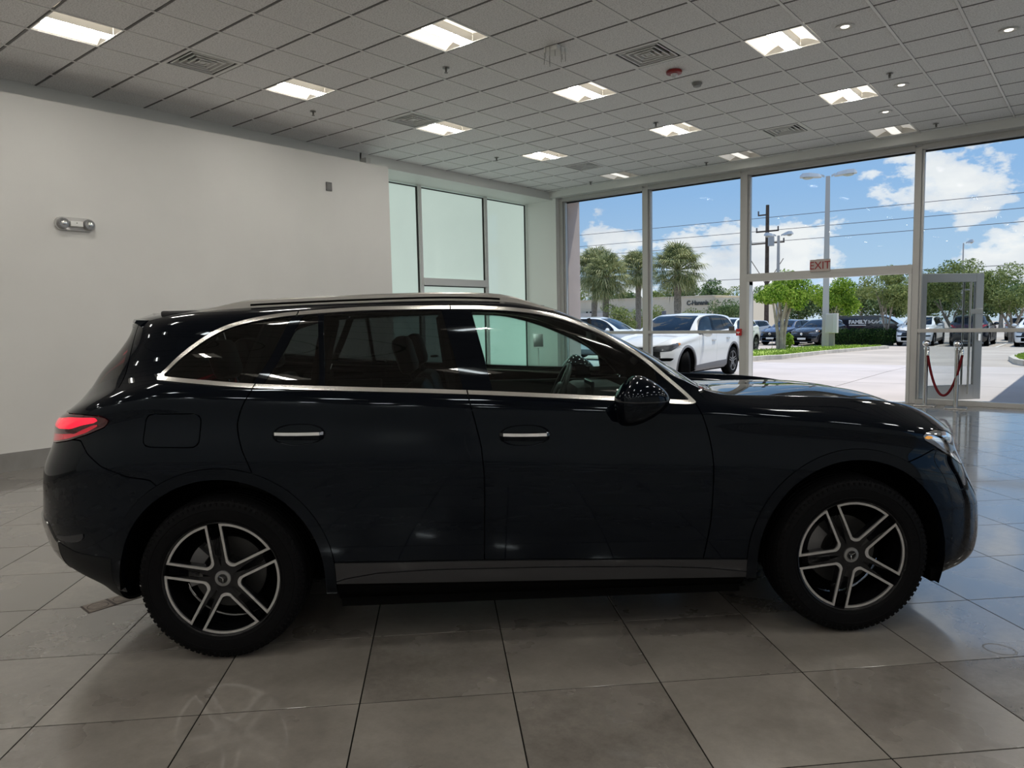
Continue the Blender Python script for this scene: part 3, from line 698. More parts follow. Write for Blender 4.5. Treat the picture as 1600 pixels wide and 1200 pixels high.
class Sf:
    def __init__(s,P,S):
        s.nr,s.nc=S.shape; n=normals(P)
        s.V=[tuple(p) for p in P.reshape(-1,3)]; s.Nn=[tuple(p) for p in n.reshape(-1,3)]; s.S=[float(a) for a in S.reshape(-1)]
        s.cache={}
    def polys(s):
        C=s.nc
        return [(i*C+j,i*C+j+1,(i+1)*C+j+1,(i+1)*C+j) for i in range(s.nr-1) for j in range(C-1)]
    def clip(s,polys,f):
        """split polys by field f(x,y,z,s): returns (f>0 part, f<0 part)"""
        V=np.array(s.V); F=list(np.asarray(f(V[:,0],V[:,1],V[:,2],np.array(s.S)),float)); ins=[];out=[];ed={}
        def cut(a,b):
            k=(a,b) if a<b else (b,a)
            if k not in ed:
                t=F[k[0]]/(F[k[0]]-F[k[1]]); A,B=np.array(s.V[k[0]]),np.array(s.V[k[1]]); n=np.array(s.Nn[k[0]])*(1-t)+np.array(s.Nn[k[1]])*t
                n/=max(np.linalg.norm(n),1e-9); s.V.append(tuple(A+(B-A)*t)); s.Nn.append(tuple(n)); s.S.append(s.S[k[0]]*(1-t)+s.S[k[1]]*t); F.append(0.); ed[k]=len(s.V)-1
            return ed[k]
        for p in polys:
            fs=[F[i] for i in p]
            if min(fs)>=0: ins.append(p); continue
            if max(fs)<=0: out.append(p); continue
            a=[];b=[]
            for i in range(len(p)):
                u,v=p[i],p[(i+1)%len(p)]; fu,fv=F[u],F[v]
                if fu>=0: a.append(u)
                if fu<=0: b.append(u)
                if fu*fv<0: c=cut(u,v); a.append(c); b.append(c)
            if len(a)>2: ins.append(tuple(a))
            if len(b)>2: out.append(tuple(b))
        return ins,out
    def emit(s,name,polys,m,parent,off=0.,th=.014,side='near',offf=None):
        """build mesh; side: near / far / both (both = one mesh crossing the centre line)"""
        if not polys: return None
        used=sorted({i for p in polys for i in p}); mp={u:i for i,u in enumerate(used)}
        V=np.array([s.V[i] for i in used]); Nm=np.array([s.Nn[i] for i in used])
        o_=np.full(len(V),off) if offf is None else offf(V)+off
        V=V+Nm*o_[:,None]; F=[tuple(mp[i] for i in p) for p in polys]
        cnt={}
        for p in F:
            for i in range(len(p)): e=(p[i],p[(i+1)%len(p)]); cnt[e]=cnt.get(e,0)+1
        be=[e for e in cnt if (e[1],e[0]) not in cnt]
        if side=='both': be=[e for e in be if not(abs(V[e[0]][1])<1e-3 and abs(V[e[1]][1])<1e-3)]
        bv=sorted({i for e in be for i in e}); bm_={u:len(V)+i for i,u in enumerate(bv)}
        V2=np.concatenate([V,V[bv]-Nm[bv]*th]) if bv and th>0 else V
        LN=[];FF=[]
        for p in F: FF.append(p); LN+=[Nm[i] for i in p]
        if th>0:
            for a,b in be:
                q=(b,a,bm_[a],bm_[b]); e1=V2[a]-V2[b]; e2=V2[bm_[a]]-V2[a]; n=np.cross(e1,e2); l=np.linalg.norm(n); n=n/l if l>1e-12 else Nm[a]
                FF.append(q); LN+=[n]*4
        def mk(mir):
            if not mir: return V2,FF,LN
            V3=V2*[1,-1,1]; F3=[tuple(reversed(p)) for p in FF]; L3=[];k=0
            for p in FF: q=LN[k:k+len(p)]; k+=len(p); L3+=[n*[1,-1,1] for n in reversed(q)]
            return V3,F3,L3
        if side=='both':
            a=mk(False);b=mk(True); n=len(a[0]); VV=np.concatenate([a[0],b[0]]); FA=a[1]+[tuple(i+n for i in p) for p in b[1]]; LA=a[2]+b[2]
        else: VV,FA,LA=mk(side=='far')
        me=bpy.data.meshes.new(name); me.from_pydata(VV.tolist(),[],FA); me.materials.append(m)
        me.polygons.foreach_set('use_smooth',[True]*len(me.polygons)); me.update()
        try: me.normals_split_custom_set([tuple(x) for x in LA])
        except Exception as e: print('normals',e)
        return link(bpy.data.objects.new(name,me),parent)
def sdpoly(poly):
    P=np.array(poly,float); Q=np.roll(P,-1,0)
    def f(x,z):
        x=np.asarray(x,float)[:,None]; z=np.asarray(z,float)[:,None]
        ex,ez=(Q-P).T; l2=ex*ex+ez*ez+1e-12
        t=np.clip(((x-P[:,0])*ex+(z-P[:,1])*ez)/l2,0,1); d=np.hypot(x-P[:,0]-t*ex,z-P[:,1]-t*ez).min(1)
        c=((P[:,1]>z)!=(Q[:,1]>z))&(x<(Q[:,0]-P[:,0])*(z-P[:,1])/(np.where(abs(Q[:,1]-P[:,1])<1e-12,1e-12,Q[:,1]-P[:,1]))+P[:,0])
        return np.where(c.sum(1)%2==1,d,-d)
    return f
def smooth_line(pts,n=8):
    """Catmull-Rom through points"""
    P=[np.array(p,float) for p in pts]; out=[]
    for i in range(len(P)-1):
        p0=P[max(i-1,0)];p1=P[i];p2=P[i+1];p3=P[min(i+2,len(P)-1)]
        for k in range(n):
            t=k/n; out.append(tuple(.5*((2*p1)+(-p0+p2)*t+(2*p0-5*p1+4*p2-p3)*t*t+(-p0+3*p1-3*p2+p3)*t**3)))
    out.append(tuple(P[-1])); return out
fpch=lambda pts: (lambda z: pchip([a for a,b in pts],[b for a,b in pts],z))
DLO_B=[(-1.715,1.262),(-1.546,1.244),(-1.277,1.219),(-.814,1.193),(-.331,1.167),(.365,1.120),(.709,1.094)]
DLO_T=[(.716,1.10),(.674,1.150),(.595,1.226),(.487,1.321),(.348,1.415),(.229,1.472),(.106,1.515),(-.049,1.546),(-.232,1.563),(-.405,1.569),(-.595,1.571),(-.835,1.569),(-1.111,1.554),(-1.214,1.544),(-1.342,1.522),(-1.454,1.487),(-1.552,1.43),(-1.637,1.363),(-1.691,1.302),(-1.715,1.268)]
DLO=smooth_line(DLO_B,5)[:-1]+smooth_line(DLO_T,5)
GAPB=fpch([(.38,-.271),(.433,-.271),(.76,-.263),(.932,-.273),(1.017,-.291),(1.169,-.328),(1.356,-.368),(1.57,-.405)])
RDR=fpch([(.38,-1.27),(.80,-1.275),(.846,-1.283),(.90,-1.302),(.962,-1.325),(1.059,-1.342),(1.115,-1.329),(1.219,-1.277),(1.36,-1.198),(1.547,-1.109)])
FDF=fpch([(.38,.733),(.401,.737),(.608,.768),(.814,.776),(.929,.766),(1.031,.739),(1.097,.712)])
BUMR=[(-1.73,.83),(-1.831,.844),(-1.953,.890),(-2.021,.943),(-2.066,1.0),(-2.7,.985),(-2.7,-.2),(-1.4,-.2),(-1.4,.5)]
BUMF=[(1.60,.792),(1.693,.803),(1.769,.826),(1.855,.857),(1.965,.805),(2.05,.755),(2.7,.92),(2.7,-.2),(1.40,-.2),(1.40,.5)]
TAIL=[(-2.7,1.10),(-2.2,1.115),(-2.054,1.119),(-1.948,1.112),(-1.912,1.098),(-1.909,1.085),(-1.937,1.058),(-2.024,1.025),(-2.135,.992),(-2.266,.966),(-2.7,.955)]
HEAD=[(1.776,.922),(1.800,.940),(1.86,.945),(1.953,.928),(2.03,.895),(2.30,.84),(2.30,.72),(2.046,.755),(1.963,.804),(1.849,.866),(1.785,.900)]
WZ=.37
def archd(x,z):
    d=np.minimum(np.abs(x-1.444),np.abs(x+1.444)); return np.where(z>WZ,np.hypot(d,z-WZ),d)
XWH=1.444
def sillz(x): return np.interp(x,[-1.1,-.993,-.291,.44,1.0,1.1],[.43,.428,.415,.394,.371,.37])
G2=.0028
def build_car(name,P,S,mt,hero=True,label='',cat='car',group=None,loc=(0,0,0),rz=0,wheels=(113.4,96.8)):
    R=tag(empty(name,loc,rz),label,cat,group); sf=Sf(P,S); po=sf.polys()
    paint=mt['paint']; clad=mt['clad']
    def both(nm,pl,m,**k):
        a=sf.emit(nm,pl,m,R,side='near',**k); b=sf.emit(nm,pl,m,R,side='far',**k); return a,b
    po,_=sf.clip(po,lambda x,y,z,s: archd(x,z)-.455)
    if hero:
        shell=[p for p in po]
    dlof=sdpoly(DLO)
    dlo_s=lambda x,y,z,s: np.where((s>.9)&(x<1.0),dlof(x,z),-1)
    dlo,po=sf.clip(po,dlo_s)
    chrome,gl=sf.clip(dlo,lambda x,y,z,s:.0165-dlof(x,z))
    if hero:
        c1,c2=sf.clip(chrome,lambda x,y,z,s:GAPB(z)-.003-x); _,c2=sf.clip(c2,lambda x,y,z,s:GAPB(z)+.003-x)
        q,c1=sf.clip(c1,lambda x,y,z,s:RDR(z)-.003-x); _,c1=sf.clip(c1,lambda x,y,z,s:RDR(z)+.003-x)
        for c in (q,c1,c2): both('window_chrome_trim',c,mt['trim'],off=.005,th=.012)
    else: both('window_trim',chrome,mt['trim'],off=.003,th=.01)
    # glass panes
    sh=lambda fn: (lambda x,y,z,s: fn(x,z))
    inner=lambda x,z: dlof(x,z)-.0185
    ln=lambda x,z,x0,z0,x1,z1: x-(x0+(x1-x0)*(z-z0)/(z1-z0))
    qf=lambda x,z: np.minimum(inner(x,z),-(x-RDR(z))-.018)
    r1=lambda x,z: np.minimum(inner(x,z),np.minimum(x-RDR(z)-.03,-ln(x,z,-.977,1.216,-1.001,1.554)-.014))
    r2=lambda x,z: np.minimum(inner(x,z),np.minimum(ln(x,z,-.977,1.216,-1.001,1.554)-.010,-ln(x,z,-.345,1.18,-.445,1.555)))
    f1=lambda x,z: np.minimum(inner(x,z),np.minimum(ln(x,z,-.215,1.182,-.305,1.54),.53+(1.30-z)*.25-x))
    rest=gl
    for nm,fn,m in (('quarter_glass',qf,GLDARK),('rear_door_small_glass',r1,GLDARK),('rear_door_glass',r2,GLDARK),('front_door_glass',f1,mt['gf'])):
        pn,rest=sf.clip(rest,sh(fn)); both(nm,pn,m,off=-.003,th=0)
    both('window_surround',rest,PAINT2,off=-.001,th=.01)
    # windshield / rear window
    ws=lambda x,y,z,s: np.minimum(np.minimum(s-1.665,x-(.10-.10*(y/.62)**2)),(.90-.14*(y/.75)**2)-x)
    wsp,po=sf.clip(po,ws); sf.emit('windshield',wsp,mt['gf'],R,off=-.002,th=0,side='both')
    rw=lambda x,y,z,s: np.minimum(np.minimum(s-1.20,-1.93-x),np.minimum(1.50-z,y+.70))
    rwp,po=sf.clip(po,rw); sf.emit('rear_window',rwp,GLDARK,R,off=-.002,th=0,side='both')
    # lamps
    tf=sdpoly(TAIL); tp,po=sf.clip(po,lambda x,y,z,s: np.where(x<-1.7,tf(x,z),-1))
    red1,tp=sf.clip(tp,lambda x,y,z,s: sdpoly([(-2.26,1.05),(-2.24,1.085),(-2.12,1.10),(-1.985,1.104),(-1.962,1.095),(-1.975,1.082),(-2.05,1.068),(-2.12,1.048),(-2.21,1.042)])(x,z))
    red2,tp=sf.clip(tp,lambda x,y,z,s: sdpoly([(-2.36,.975),(-2.34,1.005),(-2.10,1.028),(-1.97,1.078),(-1.962,1.070),(-2.03,1.035),(-2.14,1.003),(-2.27,.977)])(x,z))
    _,tp=sf.clip(tp,lambda x,y,z,s:.004-tf(x,z))
    both('tail_light',tp,mt['tail'],off=.002); both('tail_light_lens',red1,mt['red'],off=.003); both('tail_light_lens',red2,mt['red2'],off=.003)
    hf=sdpoly(HEAD); hp,po=sf.clip(po,lambda x,y,z,s: np.where(x>1.6,hf(x,z),-1))
    _,hp=sf.clip(hp,lambda x,y,z,s:.004-hf(x,z))
    if hero:
        am,hp=sf.clip(hp,lambda x,y,z,s: sdpoly([(1.782,.915),(1.805,.921),(1.835,.916),(1.83,.908),(1.80,.904)])(x,z))
        both('amber_marker',am,mt['amber'],off=.003)
        ch,hp=sf.clip(hp,lambda x,y,z,s: sdpoly([(1.80,.936),(1.95,.924),(2.02,.90),(2.02,.885),(1.93,.905),(1.885,.90),(2.0,.80),(1.985,.80),(1.86,.885),(1.82,.91)])(x,z))
        both('headlight_chrome',ch,BRIGHT,off=-.001)
        dk,hp=sf.clip(hp,lambda x,y,z,s: sdpoly([(1.90,.892),(1.94,.893),(2.06,.87),(2.06,.775),(2.02,.79)])(x,z))
        both('headlight_lens',dk,mt['lens'],off=0.)
        both('headlight',hp,mt['head'],off=0.)
    else:
        am,hp=sf.clip(hp,lambda x,y,z,s: .075-(x-1.776)); both('amber_marker',am,mt['amber'],off=.003)
        both('headlight',hp,mt['head'],off=.003)
    # cladding around arches, skirt
    tr,po=sf.clip(po,lambda x,y,z,s:.503-archd(x,z))
    tr,_=sf.clip(tr,lambda x,y,z,s:z-np.where(x<-1.44,.30,np.where(x>1.44,.245,.28)))
    a_,b_=sf.clip(tr,lambda x,y,z,s:x)
    for c in (a_,b_): both('wheel_arch_trim',c,clad,off=.004,th=.03)
    _,po=sf.clip(po,lambda x,y,z,s:.503+G2-archd(x,z))
    sk,po=sf.clip(po,lambda x,y,z,s: np.minimum(sillz(x)-z,.96+.04-np.abs(x)))
    if hero:
        lo_,sk=sf.clip(sk,lambda x,y,z,s: np.interp(x,[-1,1.01],[.333,.290])-z)
        both('sill_underside',lo_,MATTE,off=-.004)
        # accent groove
        gz=lambda x: np.interp(x,[-.96,-.9,-.75,-.5,0,.5,.75,.9,1.0],[.335,.355,.378,.385,.378,.362,.345,.325,.308])
        up,dn=sf.clip(sk,lambda x,y,z,s: z-gz(x))
        _,dn=sf.clip(dn,lambda x,y,z,s: z-gz(x)+.004)
        both('side_skirt',up,SKIRT,off=.006); both('side_skirt',dn,SKIRT,off=.009)
        _,po=sf.clip(po,lambda x,y,z,s: np.where(np.abs(x)<1.0,sillz(x)+.006-z,-1))
    else: both('side_skirt',sk,clad,off=.006)
    # bumpers
    bf=sdpoly(BUMF); fb,po=sf.clip(po,lambda x,y,z,s: np.where(x>1.3,bf(x,z),-1))
    _,fb=sf.clip(fb,lambda x,y,z,s:.238-z)
    br=sdpoly(BUMR); rb,po=sf.clip(po,lambda x,y,z,s: np.where(x<-1.3,br(x,z),-1))
    _,fb=sf.clip(fb,lambda x,y,z,s:G2-bf(x,z)); _,rb=sf.clip(rb,lambda x,y,z,s:G2-br(x,z))
    gr,fb=sf.clip(fb,lambda x,y,z,s: np.minimum(np.minimum(x-1.9,y+mt.get('gw',.56)+(z-.72)*-.35),np.minimum(z-.60,.92-z)))
    it,fb=sf.clip(fb,lambda x,y,z,s: np.minimum(np.minimum(x-1.9,y+.60),np.minimum(z-.30,.50-z)))
    fg,fb=sf.clip(fb,lambda x,y,z,s: sdpoly([(2.02,.585),(2.12,.60),(2.36,.60),(2.36,.53),(2.10,.525)])(x,z) if not hero else sdpoly([(2.06,.70),(2.085,.69),(2.17,.585),(2.165,.575),(2.10,.65)])(x,z))
    sf.emit('grille',gr,mt['grille'],R,off=-.012,th=.0,side='both'); sf.emit('lower_intake',it,MATTE,R,off=-.01,th=0,side='both')
    both('corner_intake',fg,MATTE,off=-.006)
    sf.emit('front_bumper',fb,paint,R,side='both')
    if not hero:
        gm=MB()
        for z in (.66,.72,.78,.84): gm.tube([(2.0,-.60,z),(2.27,-.3,z),(2.31,0,z),(2.27,.3,z),(2.0,.60,z)],.008,5)
        gm.build('grille_bar',mt['trim'],R,True)
        MB().lathe([(0,2.315),(.075,2.317),(.085,2.33),(.075,2.335),(.06,2.33),(0,2.33)],24,'x',Matrix.Translation((0,0,.75))).build('front_badge',BRIGHT,R,True)
        MB().bbox(2.28,-.26,.40,2.335,.26,.52,.006).build('number_plate',mt['plate'],R)
    lowt,rb=sf.clip(rb,lambda x,y,z,s: np.interp(x,[-2.7,-2.30,-2.25,-2.12,-1.88,-1.7],[.66,.60,.52,.485,.465,.46])-z)
    if hero:
        rf,rb=sf.clip(rb,lambda x,y,z,s: sdpoly([(-2.26,.548),(-2.18,.556),(-2.066,.580),(-2.068,.56),(-2.09,.542),(-2.14,.532),(-2.22,.533)])(x,z))
        both('rear_side_vent',rf,mt['vent'],off=.004)
        cr,lowt=sf.clip(lowt,lambda x,y,z,s: np.minimum(-2.235-x, z-.34)); both('rear_chrome_corner',cr,mt['cornerchrome'],off=.006)
    sf.emit('rear_bumper',rb,paint,R,side='both'); sf.emit('rear_lower_trim',lowt,mt['lowtrim'],R,off=.003,side='both')
    _,po=sf.clip(po,lambda x,y,z,s:np.where(x>1.3,bf(x,z)+G2,-1)); _,po=sf.clip(po,lambda x,y,z,s:np.where(x<-1.3,br(x,z)+G2,-1))
    # hood
    hdf=lambda x,y,z,s: np.minimum(np.minimum(s-1.225,x-(.93-.14*(y/.75)**2)),2.6-x)
    hd,po=sf.clip(po,lambda x,y,z,s:hdf(x,y,z,s)-G2); _,po=sf.clip(po,lambda x,y,z,s:hdf(x,y,z,s)+G2)
    sf.emit('hood',hd,paint,R,side='both')
    # doors
    fd=lambda x,z: np.minimum(np.minimum(x-GAPB(z),FDF(z)-x),1.2-z)
    rd=lambda x,z: np.minimum(np.minimum(GAPB(z)-x,x-RDR(z)),1.235-z)
    lat=lambda fn: (lambda x,y,z,s: np.where(s<1.125,fn(x,z),-1))
    a_,po=sf.clip(po,lat(lambda x,z:fd(x,z)-G2)); _,po=sf.clip(po,lat(lambda x,z:fd(x,z)+G2))
    b_,po=sf.clip(po,lat(lambda x,z:rd(x,z)-G2)); _,po=sf.clip(po,lat(lambda x,z:rd(x,z)+G2))
    FDo=both('front_door',a_,paint); RDo=both('rear_door',b_,paint)
    if hero:
        q0=[(-1.738,1.118),(-1.497,1.115),(-1.510,.968),(-1.757,.976)]; ffp=[]
        for i_ in range(4):
            A0,A1,A2=[np.array(q0[(i_+k_)%4]) for k_ in (-1,0,1)]; u0=(A0-A1)/np.linalg.norm(A0-A1)*.035+A1; u2=(A2-A1)/np.linalg.norm(A2-A1)*.035+A1
            ffp+=[tuple((1-t)**2*u0+2*t*(1-t)*A1+t*t*u2) for t in np.linspace(0,1,7)]
        ff=sdpoly(ffp)
        ffd,po=sf.clip(po,lambda x,y,z,s:np.where(s<1.2,ff(x,z)-.002,-1)); _,po=sf.clip(po,lambda x,y,z,s:np.where(s<1.2,ff(x,z)+.0025,-1))
        sf.emit('fuel_flap',ffd,paint,R)
        tgf=lambda x,y,z,s:np.minimum(-1.3-x, 1.15+.0-s) # quarter
    fe,po=sf.clip(po,lambda x,y,z,s:np.minimum(x-.55,1.24-s)); both('front_fender',fe,paint)
    qp_,po=sf.clip(po,lambda x,y,z,s:np.minimum(-.9-x,1.13-s)); both('quarter_panel',qp_,paint)
    tgz=lambda x,y,z,s:np.minimum(-1.90-x,1.52-z)
    tg,po=sf.clip(po,lambda x,y,z,s:tgz(x,y,z,s)-G2); _,po=sf.clip(po,lambda x,y,z,s:tgz(x,y,z,s)+G2)
    sf.emit('tailgate',tg,paint,R,side='both')
    sf.emit('roof',po,paint,R,side='both')
    # inner dark body
    ib=MB(); ib.box(-2.15,-.62,.34,-1.95,.62,.95); ib.box(-.93,-.86,.20,.93,.86,.30); ib.box(-2.0,-.62,.25,2.0,.62,.36); ib.box(.95,-.62,.3,2.0,.62,.90); ib.box(-2.2,-.60,.3,-1.0,.60,.92)
    ib.box(.90,-.80,.3,.96,.80,1.0)
    ib.build('underbody',MATTE,R)
    for sx in (-1,1):
        for sy in (-1,1):
            v=[];f=[]; lm=MB()
            for i in range(25):
                a=PI*((-.11 if sx>0 else -.03)+(1.14 if sx>0 else 1.06)*i/24); v+=[(sx*XWH+.458*math.cos(a),sy*.90,WZ+.458*math.sin(a)),(sx*XWH+.458*math.cos(a),sy*.60,WZ+.458*math.sin(a))]
            for i in range(24): f.append((2*i,2*i+1,2*i+3,2*i+2))
            lm.add(v,f); lm.box(sx*XWH-.45,sy*.60-.01,.3,sx*XWH+.45,sy*.60+.01,.84); lm.build('wheel_arch_liner',MATTE,R,recalc=False)
    return R,sf,FDo,RDo
# ---------------------------------------------------------------- wheels
def make_wheel(rimb,mach,lod=1):
    """axis along -y (outer face at -y), centre at origin"""
    W=empty('wheel')
    # tyre: outer face plane y=-.118
    pr=[(.262,-.112),(.272,-.119),(.285,-.121),(.31,-.123),(.335,-.121),(.352,-.112),(.362,-.098),(.3665,-.080)]
    for y in (-.052,-.02,.02,.052): pr+=[(.3695,y-.012),(.370,y-.006),(.361,y-.005),(.361,y+.005),(.370,y+.006),(.3695,y+.012)]
    pr+=[(.3665,.080),(.352,.112),(.31,.12),(.262,.112)]
    MB().lathe([(r,-y) for r,y in pr],96 if lod else 40,'y').build('tyre',RUBBER,W,True)
    if lod:
        tb=MB()
        for k in range(84):
            a=2*PI*k/84; Mr=Matrix.Rotation(-a,4,'Y')
            tb.box(.34,-.110,-.0085,.3605,-.078,.0085,Mr); tb.box(.34,.078,-.0085,.3605,.110,.0085,Mr)
            tb.box(.335,-.1225,-.004,.349,-.117,.004,Mr)
        for k in range(60):
            Mr=Matrix.Rotation(-2*PI*k/60,4,'Y'); tb.box(.30,-.1245,-.0012,.306,-.12,.0012,Mr)
        o=tb.build('tyre_tread',RUBBER,W); o['kind']='stuff'
        MB().lathe([(.318,.1226),(.3195,.1246),(.321,.1226)],96,'y').lathe([(.275,.1195),(.277,.1215),(.279,.120)],96,'y').build('tyre_bead_line',RUBBER,W,True)
    yf=-.112 # rim lip plane
    MB().lathe([(.262,.106),(.2655,.113),(.262,.117),(.257,.115),(.254,.105),(.250,.07),(.235,.03),(.225,-.02),(.24,-.08),(.262,-.108)],96 if lod else 40,'y').build('rim_barrel',rimb,W,True)
    # spoke face: contour of each opening
    Ro=.243; half=.036
    def contour(off,n=14):
        # opening centred on angle 0 (between spokes at +-36 deg); off shrinks the hole
        h=half+off; R_=Ro-off; pts=[]
        a1=math.radians(36)-math.asin(h/R_)
        for i in range(n+1): a=-a1+2*a1*i/n; pts.append((R_*math.cos(a),R_*math.sin(a)))
        # inner tip: side lines parallel to spokes, filleted
        d=h/math.sin(math.radians(36)); u=(math.cos(math.radians(36)),math.sin(math.radians(36)))
        s_=.034-off*.6
        A=(d+u[0]*s_*.9,u[1]*s_*.9); B=(d+u[0]*s_*.9,-u[1]*s_*.9); C=(d+.030,0)
        C=(d+s_*.38,0)
        for i in range(7): t=i/6; pts.append(((1-t)**2*A[0]+2*t*(1-t)*C[0]+t*t*B[0],(1-t)**2*A[1]+2*t*(1-t)*C[1]+t*t*B[1]))
        return pts
    def face_y(r): return -.104+.009*max(0,1-r/.25)**1.2
    hole=contour(.0)
    # dark face: one sector per opening built as strips from hole contour to sector border
    def rotp(p,a): return (p[0]*math.cos(a)-p[1]*math.sin(a),p[0]*math.sin(a)+p[1]*math.cos(a))
    def P3(p,dy=0): r=math.hypot(*p); return (p[0],face_y(r)+dy,p[1])
    fm=MB()
    for k in range(5):
        a0=math.radians(72*k)
        n=len(hole)
        # project contour outwards to sector border (ray from tip centre)
        c0=(.15,0); outer=[]
        for p in hole:
            d=(p[0]-c0[0],p[1]-c0[1]); l=math.hypot(*d); d=(d[0]/l,d[1]/l); best=9
            # circle R=.252
            b_=c0[0]*d[0]+c0[1]*d[1]; q=b_*b_-(c0[0]**2+c0[1]**2-.255**2); best=min(best,-b_+math.sqrt(q))
            for sg in (1,-1): # spoke centre lines through origin at +-36
                nx,ny=-math.sin(math.radians(36))*sg,math.cos(math.radians(36))
                den=d[0]*nx+d[1]*ny
                if abs(den)>1e-6:
                    t=-(c0[0]*nx+c0[1]*ny)/den
                    if t>0: best=min(best,t)
            outer.append((c0[0]+d[0]*best,c0[1]+d[1]*best))
        v=[];f=[]
        for p,q in zip(hole,outer):
            m_=((p[0]+q[0])/2,(p[1]+q[1])/2)
            v+=[P3(rotp(p,a0),.045),P3(rotp(p,a0),.004),P3(rotp(p,a0)),P3(rotp(m_,a0)),P3(rotp(q,a0))]
        for i in range(n):
            j=(i+1)%n
            for s in range(4): f.append((5*i+s,5*j+s,5*j+s+1,5*i+s+1))
        fm.add(v,f)
    for corner in range(5): pass
    fm.lathe([(.254,.107),(.262,.107)],40,'y'); fm.lathe([(0,.092),(.06,.092),(.062,.085),(0,.08)],32,'y')
    fm.build('rim_face',rimb,W,False)
    oc=contour(-.010); 
    for k in range(5):
        a0=math.radians(72*k); v=[];f=[];n=len(hole)
        for p,q in zip(contour(.0005),oc): v+=[P3(rotp(p,a0),.006),P3(rotp(p,a0),-.0035),P3(rotp(q,a0),-.0035),P3(rotp(q,a0),.001)]
        for i in range(n):
            j=(i+1)%n
            for s in range(3): f.append((4*i+s,4*j+s,4*j+s+1,4*i+s+1))
        MB().add(v,f).build('machined_edge',mach,W)
    if lod:
        rb=MB()
        for k in range(5):
            a0=math.radians(72*k+36)
            for q in (-.014,-.007,0,.007,.014):
                p0=rotp((.105,q*.8),a0); p1=rotp((.236,q),a0)
                for (a_,b_) in ((p0,p1),):
                    d=Vector((b_[0]-a_[0],0,b_[1]-a_[1])).normalized(); nrm=Vector((-d.z,0,d.x))*.0018
                    A=Vector(P3(a_,.002)); B=Vector(P3(b_,.002)); up_=Vector((0,-.0055,0))
                    rb.add([A-nrm,A+nrm,B+nrm,B-nrm,A+up_,B+up_],[(0,4,5,3),(1,2,5,4),(0,1,4),(3,5,2)])
        rb.build('spoke_rib',rimb,W)['kind']='stuff'
        lb=MB()
        for k in range(5):
            a=math.radians(72*k+36); lb.lathe([(.0,.093),(.008,.095),(.010,.088)],12,'y',Matrix.Translation((.056*math.cos(a),0,.056*math.sin(a))))
        lb.build('lug_bolt',rimb,W)['kind']='stuff'
    # centre cap with three pointed star in a ring
    cap=MB().lathe([(0,.101),(.024,.101),(.025,.098),(0,.09)],36,'y').build('hub_cap',rimb,W,True)
    MB().lathe([(.0215,.1005),(.023,.1035),(.0345,.102),(.036,.097),(.036,.085)],40,'y').build('hub_cap_ring',mat('cap_ring_grey',(.22,.22,.22),.35,.8),W,True)
    MB().lathe([(.0195,.101),(.0205,.1045),(.0218,.101)],36,'y').build('hub_ring_line',BRIGHT,W,True)
    st=MB()
    W['star']=1
    for k in range(3):
        a=math.radians(90+120*k) # k=0 up
        d=(math.cos(a),math.sin(a)); n_=(-d[1],d[0]); c=(0,-.1065,0)
        b0=(n_[0]*.0034,-.1012,n_[1]*.0034); b1=(-n_[0]*.0034,-.1012,-n_[1]*.0034); t=(d[0]*.0205,-.1025,d[1]*.0205)
        st.add([c,b0,t,b1],[(0,1,2),(0,2,3)])
    sto=st.build('hub_star',BRIGHT,W); 
    # brake disc and caliper
    MB().lathe([(0,-.075),(.235,-.075)],32,'y').build('dust_shield',MATTE,W); MB().lathe([(.06,-.0),(.165,-.0),(.165,-.022),(.06,-.022)],48,'y').lathe([(0,.03),(.075,.03),(.08,-.0),(0,-.0)],32,'y').build('brake_disc',mat('brake_disc',(.05,.05,.05),.4,.9),W,True)  # dark disc added behind the brake to keep the rim openings dark
    v=MB(); 
    pts=[]
    for i in range(9):
        a=math.radians(135+ i*8); pts.append((math.cos(a),math.sin(a)))
    vv=[];ff=[]
    for (c,s_) in pts: vv+=[(.115*c,-.03,.115*s_),(.178*c,-.03,.178*s_),(.178*c,.05,.178*s_),(.115*c,.05,.115*s_)]
    for i in range(8):
        for s in range(4): ff.append((4*i+s,4*i+(s+1)%4,4*i+4+(s+1)%4,4*i+4+s))
    ff+=[(0,1,2,3),(32,33,34,35)]
    v.add(vv,ff).build('brake_caliper',mat('caliper_silver',(.16,.16,.165),.4,.6),W)
    return W
# ================================================================ HERO CAR
GLC['capf'][:3]=[(.19,2.30),(.26,2.35),(.34,2.365)]
Pb,Sb,KS,TT,EXT=build(GLC,nu=(64,170,72),ns=8)
TRED=mat('tail_red',(.75,.012,.03),.12,0,.5,1.,None,None,((1,.01,.05),.85)); TRED2=mat('tail_red_dim',(.35,.01,.02),.15,0,.5,1.,None,None,((1,.02,.06),.22))
TDK=mat('tail_dark_red',(.055,.003,.006),.08,0,.5,1.)
AMB=mat('amber_lens',(.9,.38,.04),.2,0,.5,.5,None,None,((1,.45,.05),.25))
HEADM=mat('headlight_housing',(.20,.19,.18),.18,.55,.5,1.); HLENS=mat('headlight_dark',(.03,.03,.032),.06,.3,.5,1.)
GRM=mat('grille_black',(.01,.01,.011),.35)
hm=dict(paint=PAINT,clad=PAINT2,trim=CHROME,gf=GLFRONT,tail=TDK,red=TRED,red2=TRED2,amber=AMB,head=HEADM,lens=HLENS,grille=GRM,vent=mat('vent_gloss',(.02,.021,.025),.3,0,.4),
 lowtrim=mat('lower_trim',(.005,.006,.007),.5,0,.15),cornerchrome=mat('chrome_corner',(.30,.30,.29),.15,.9),plate=WHITE)
CARLOC=(-2.57022676,3.25533692,0); CARRZ=math.radians(42.223980)
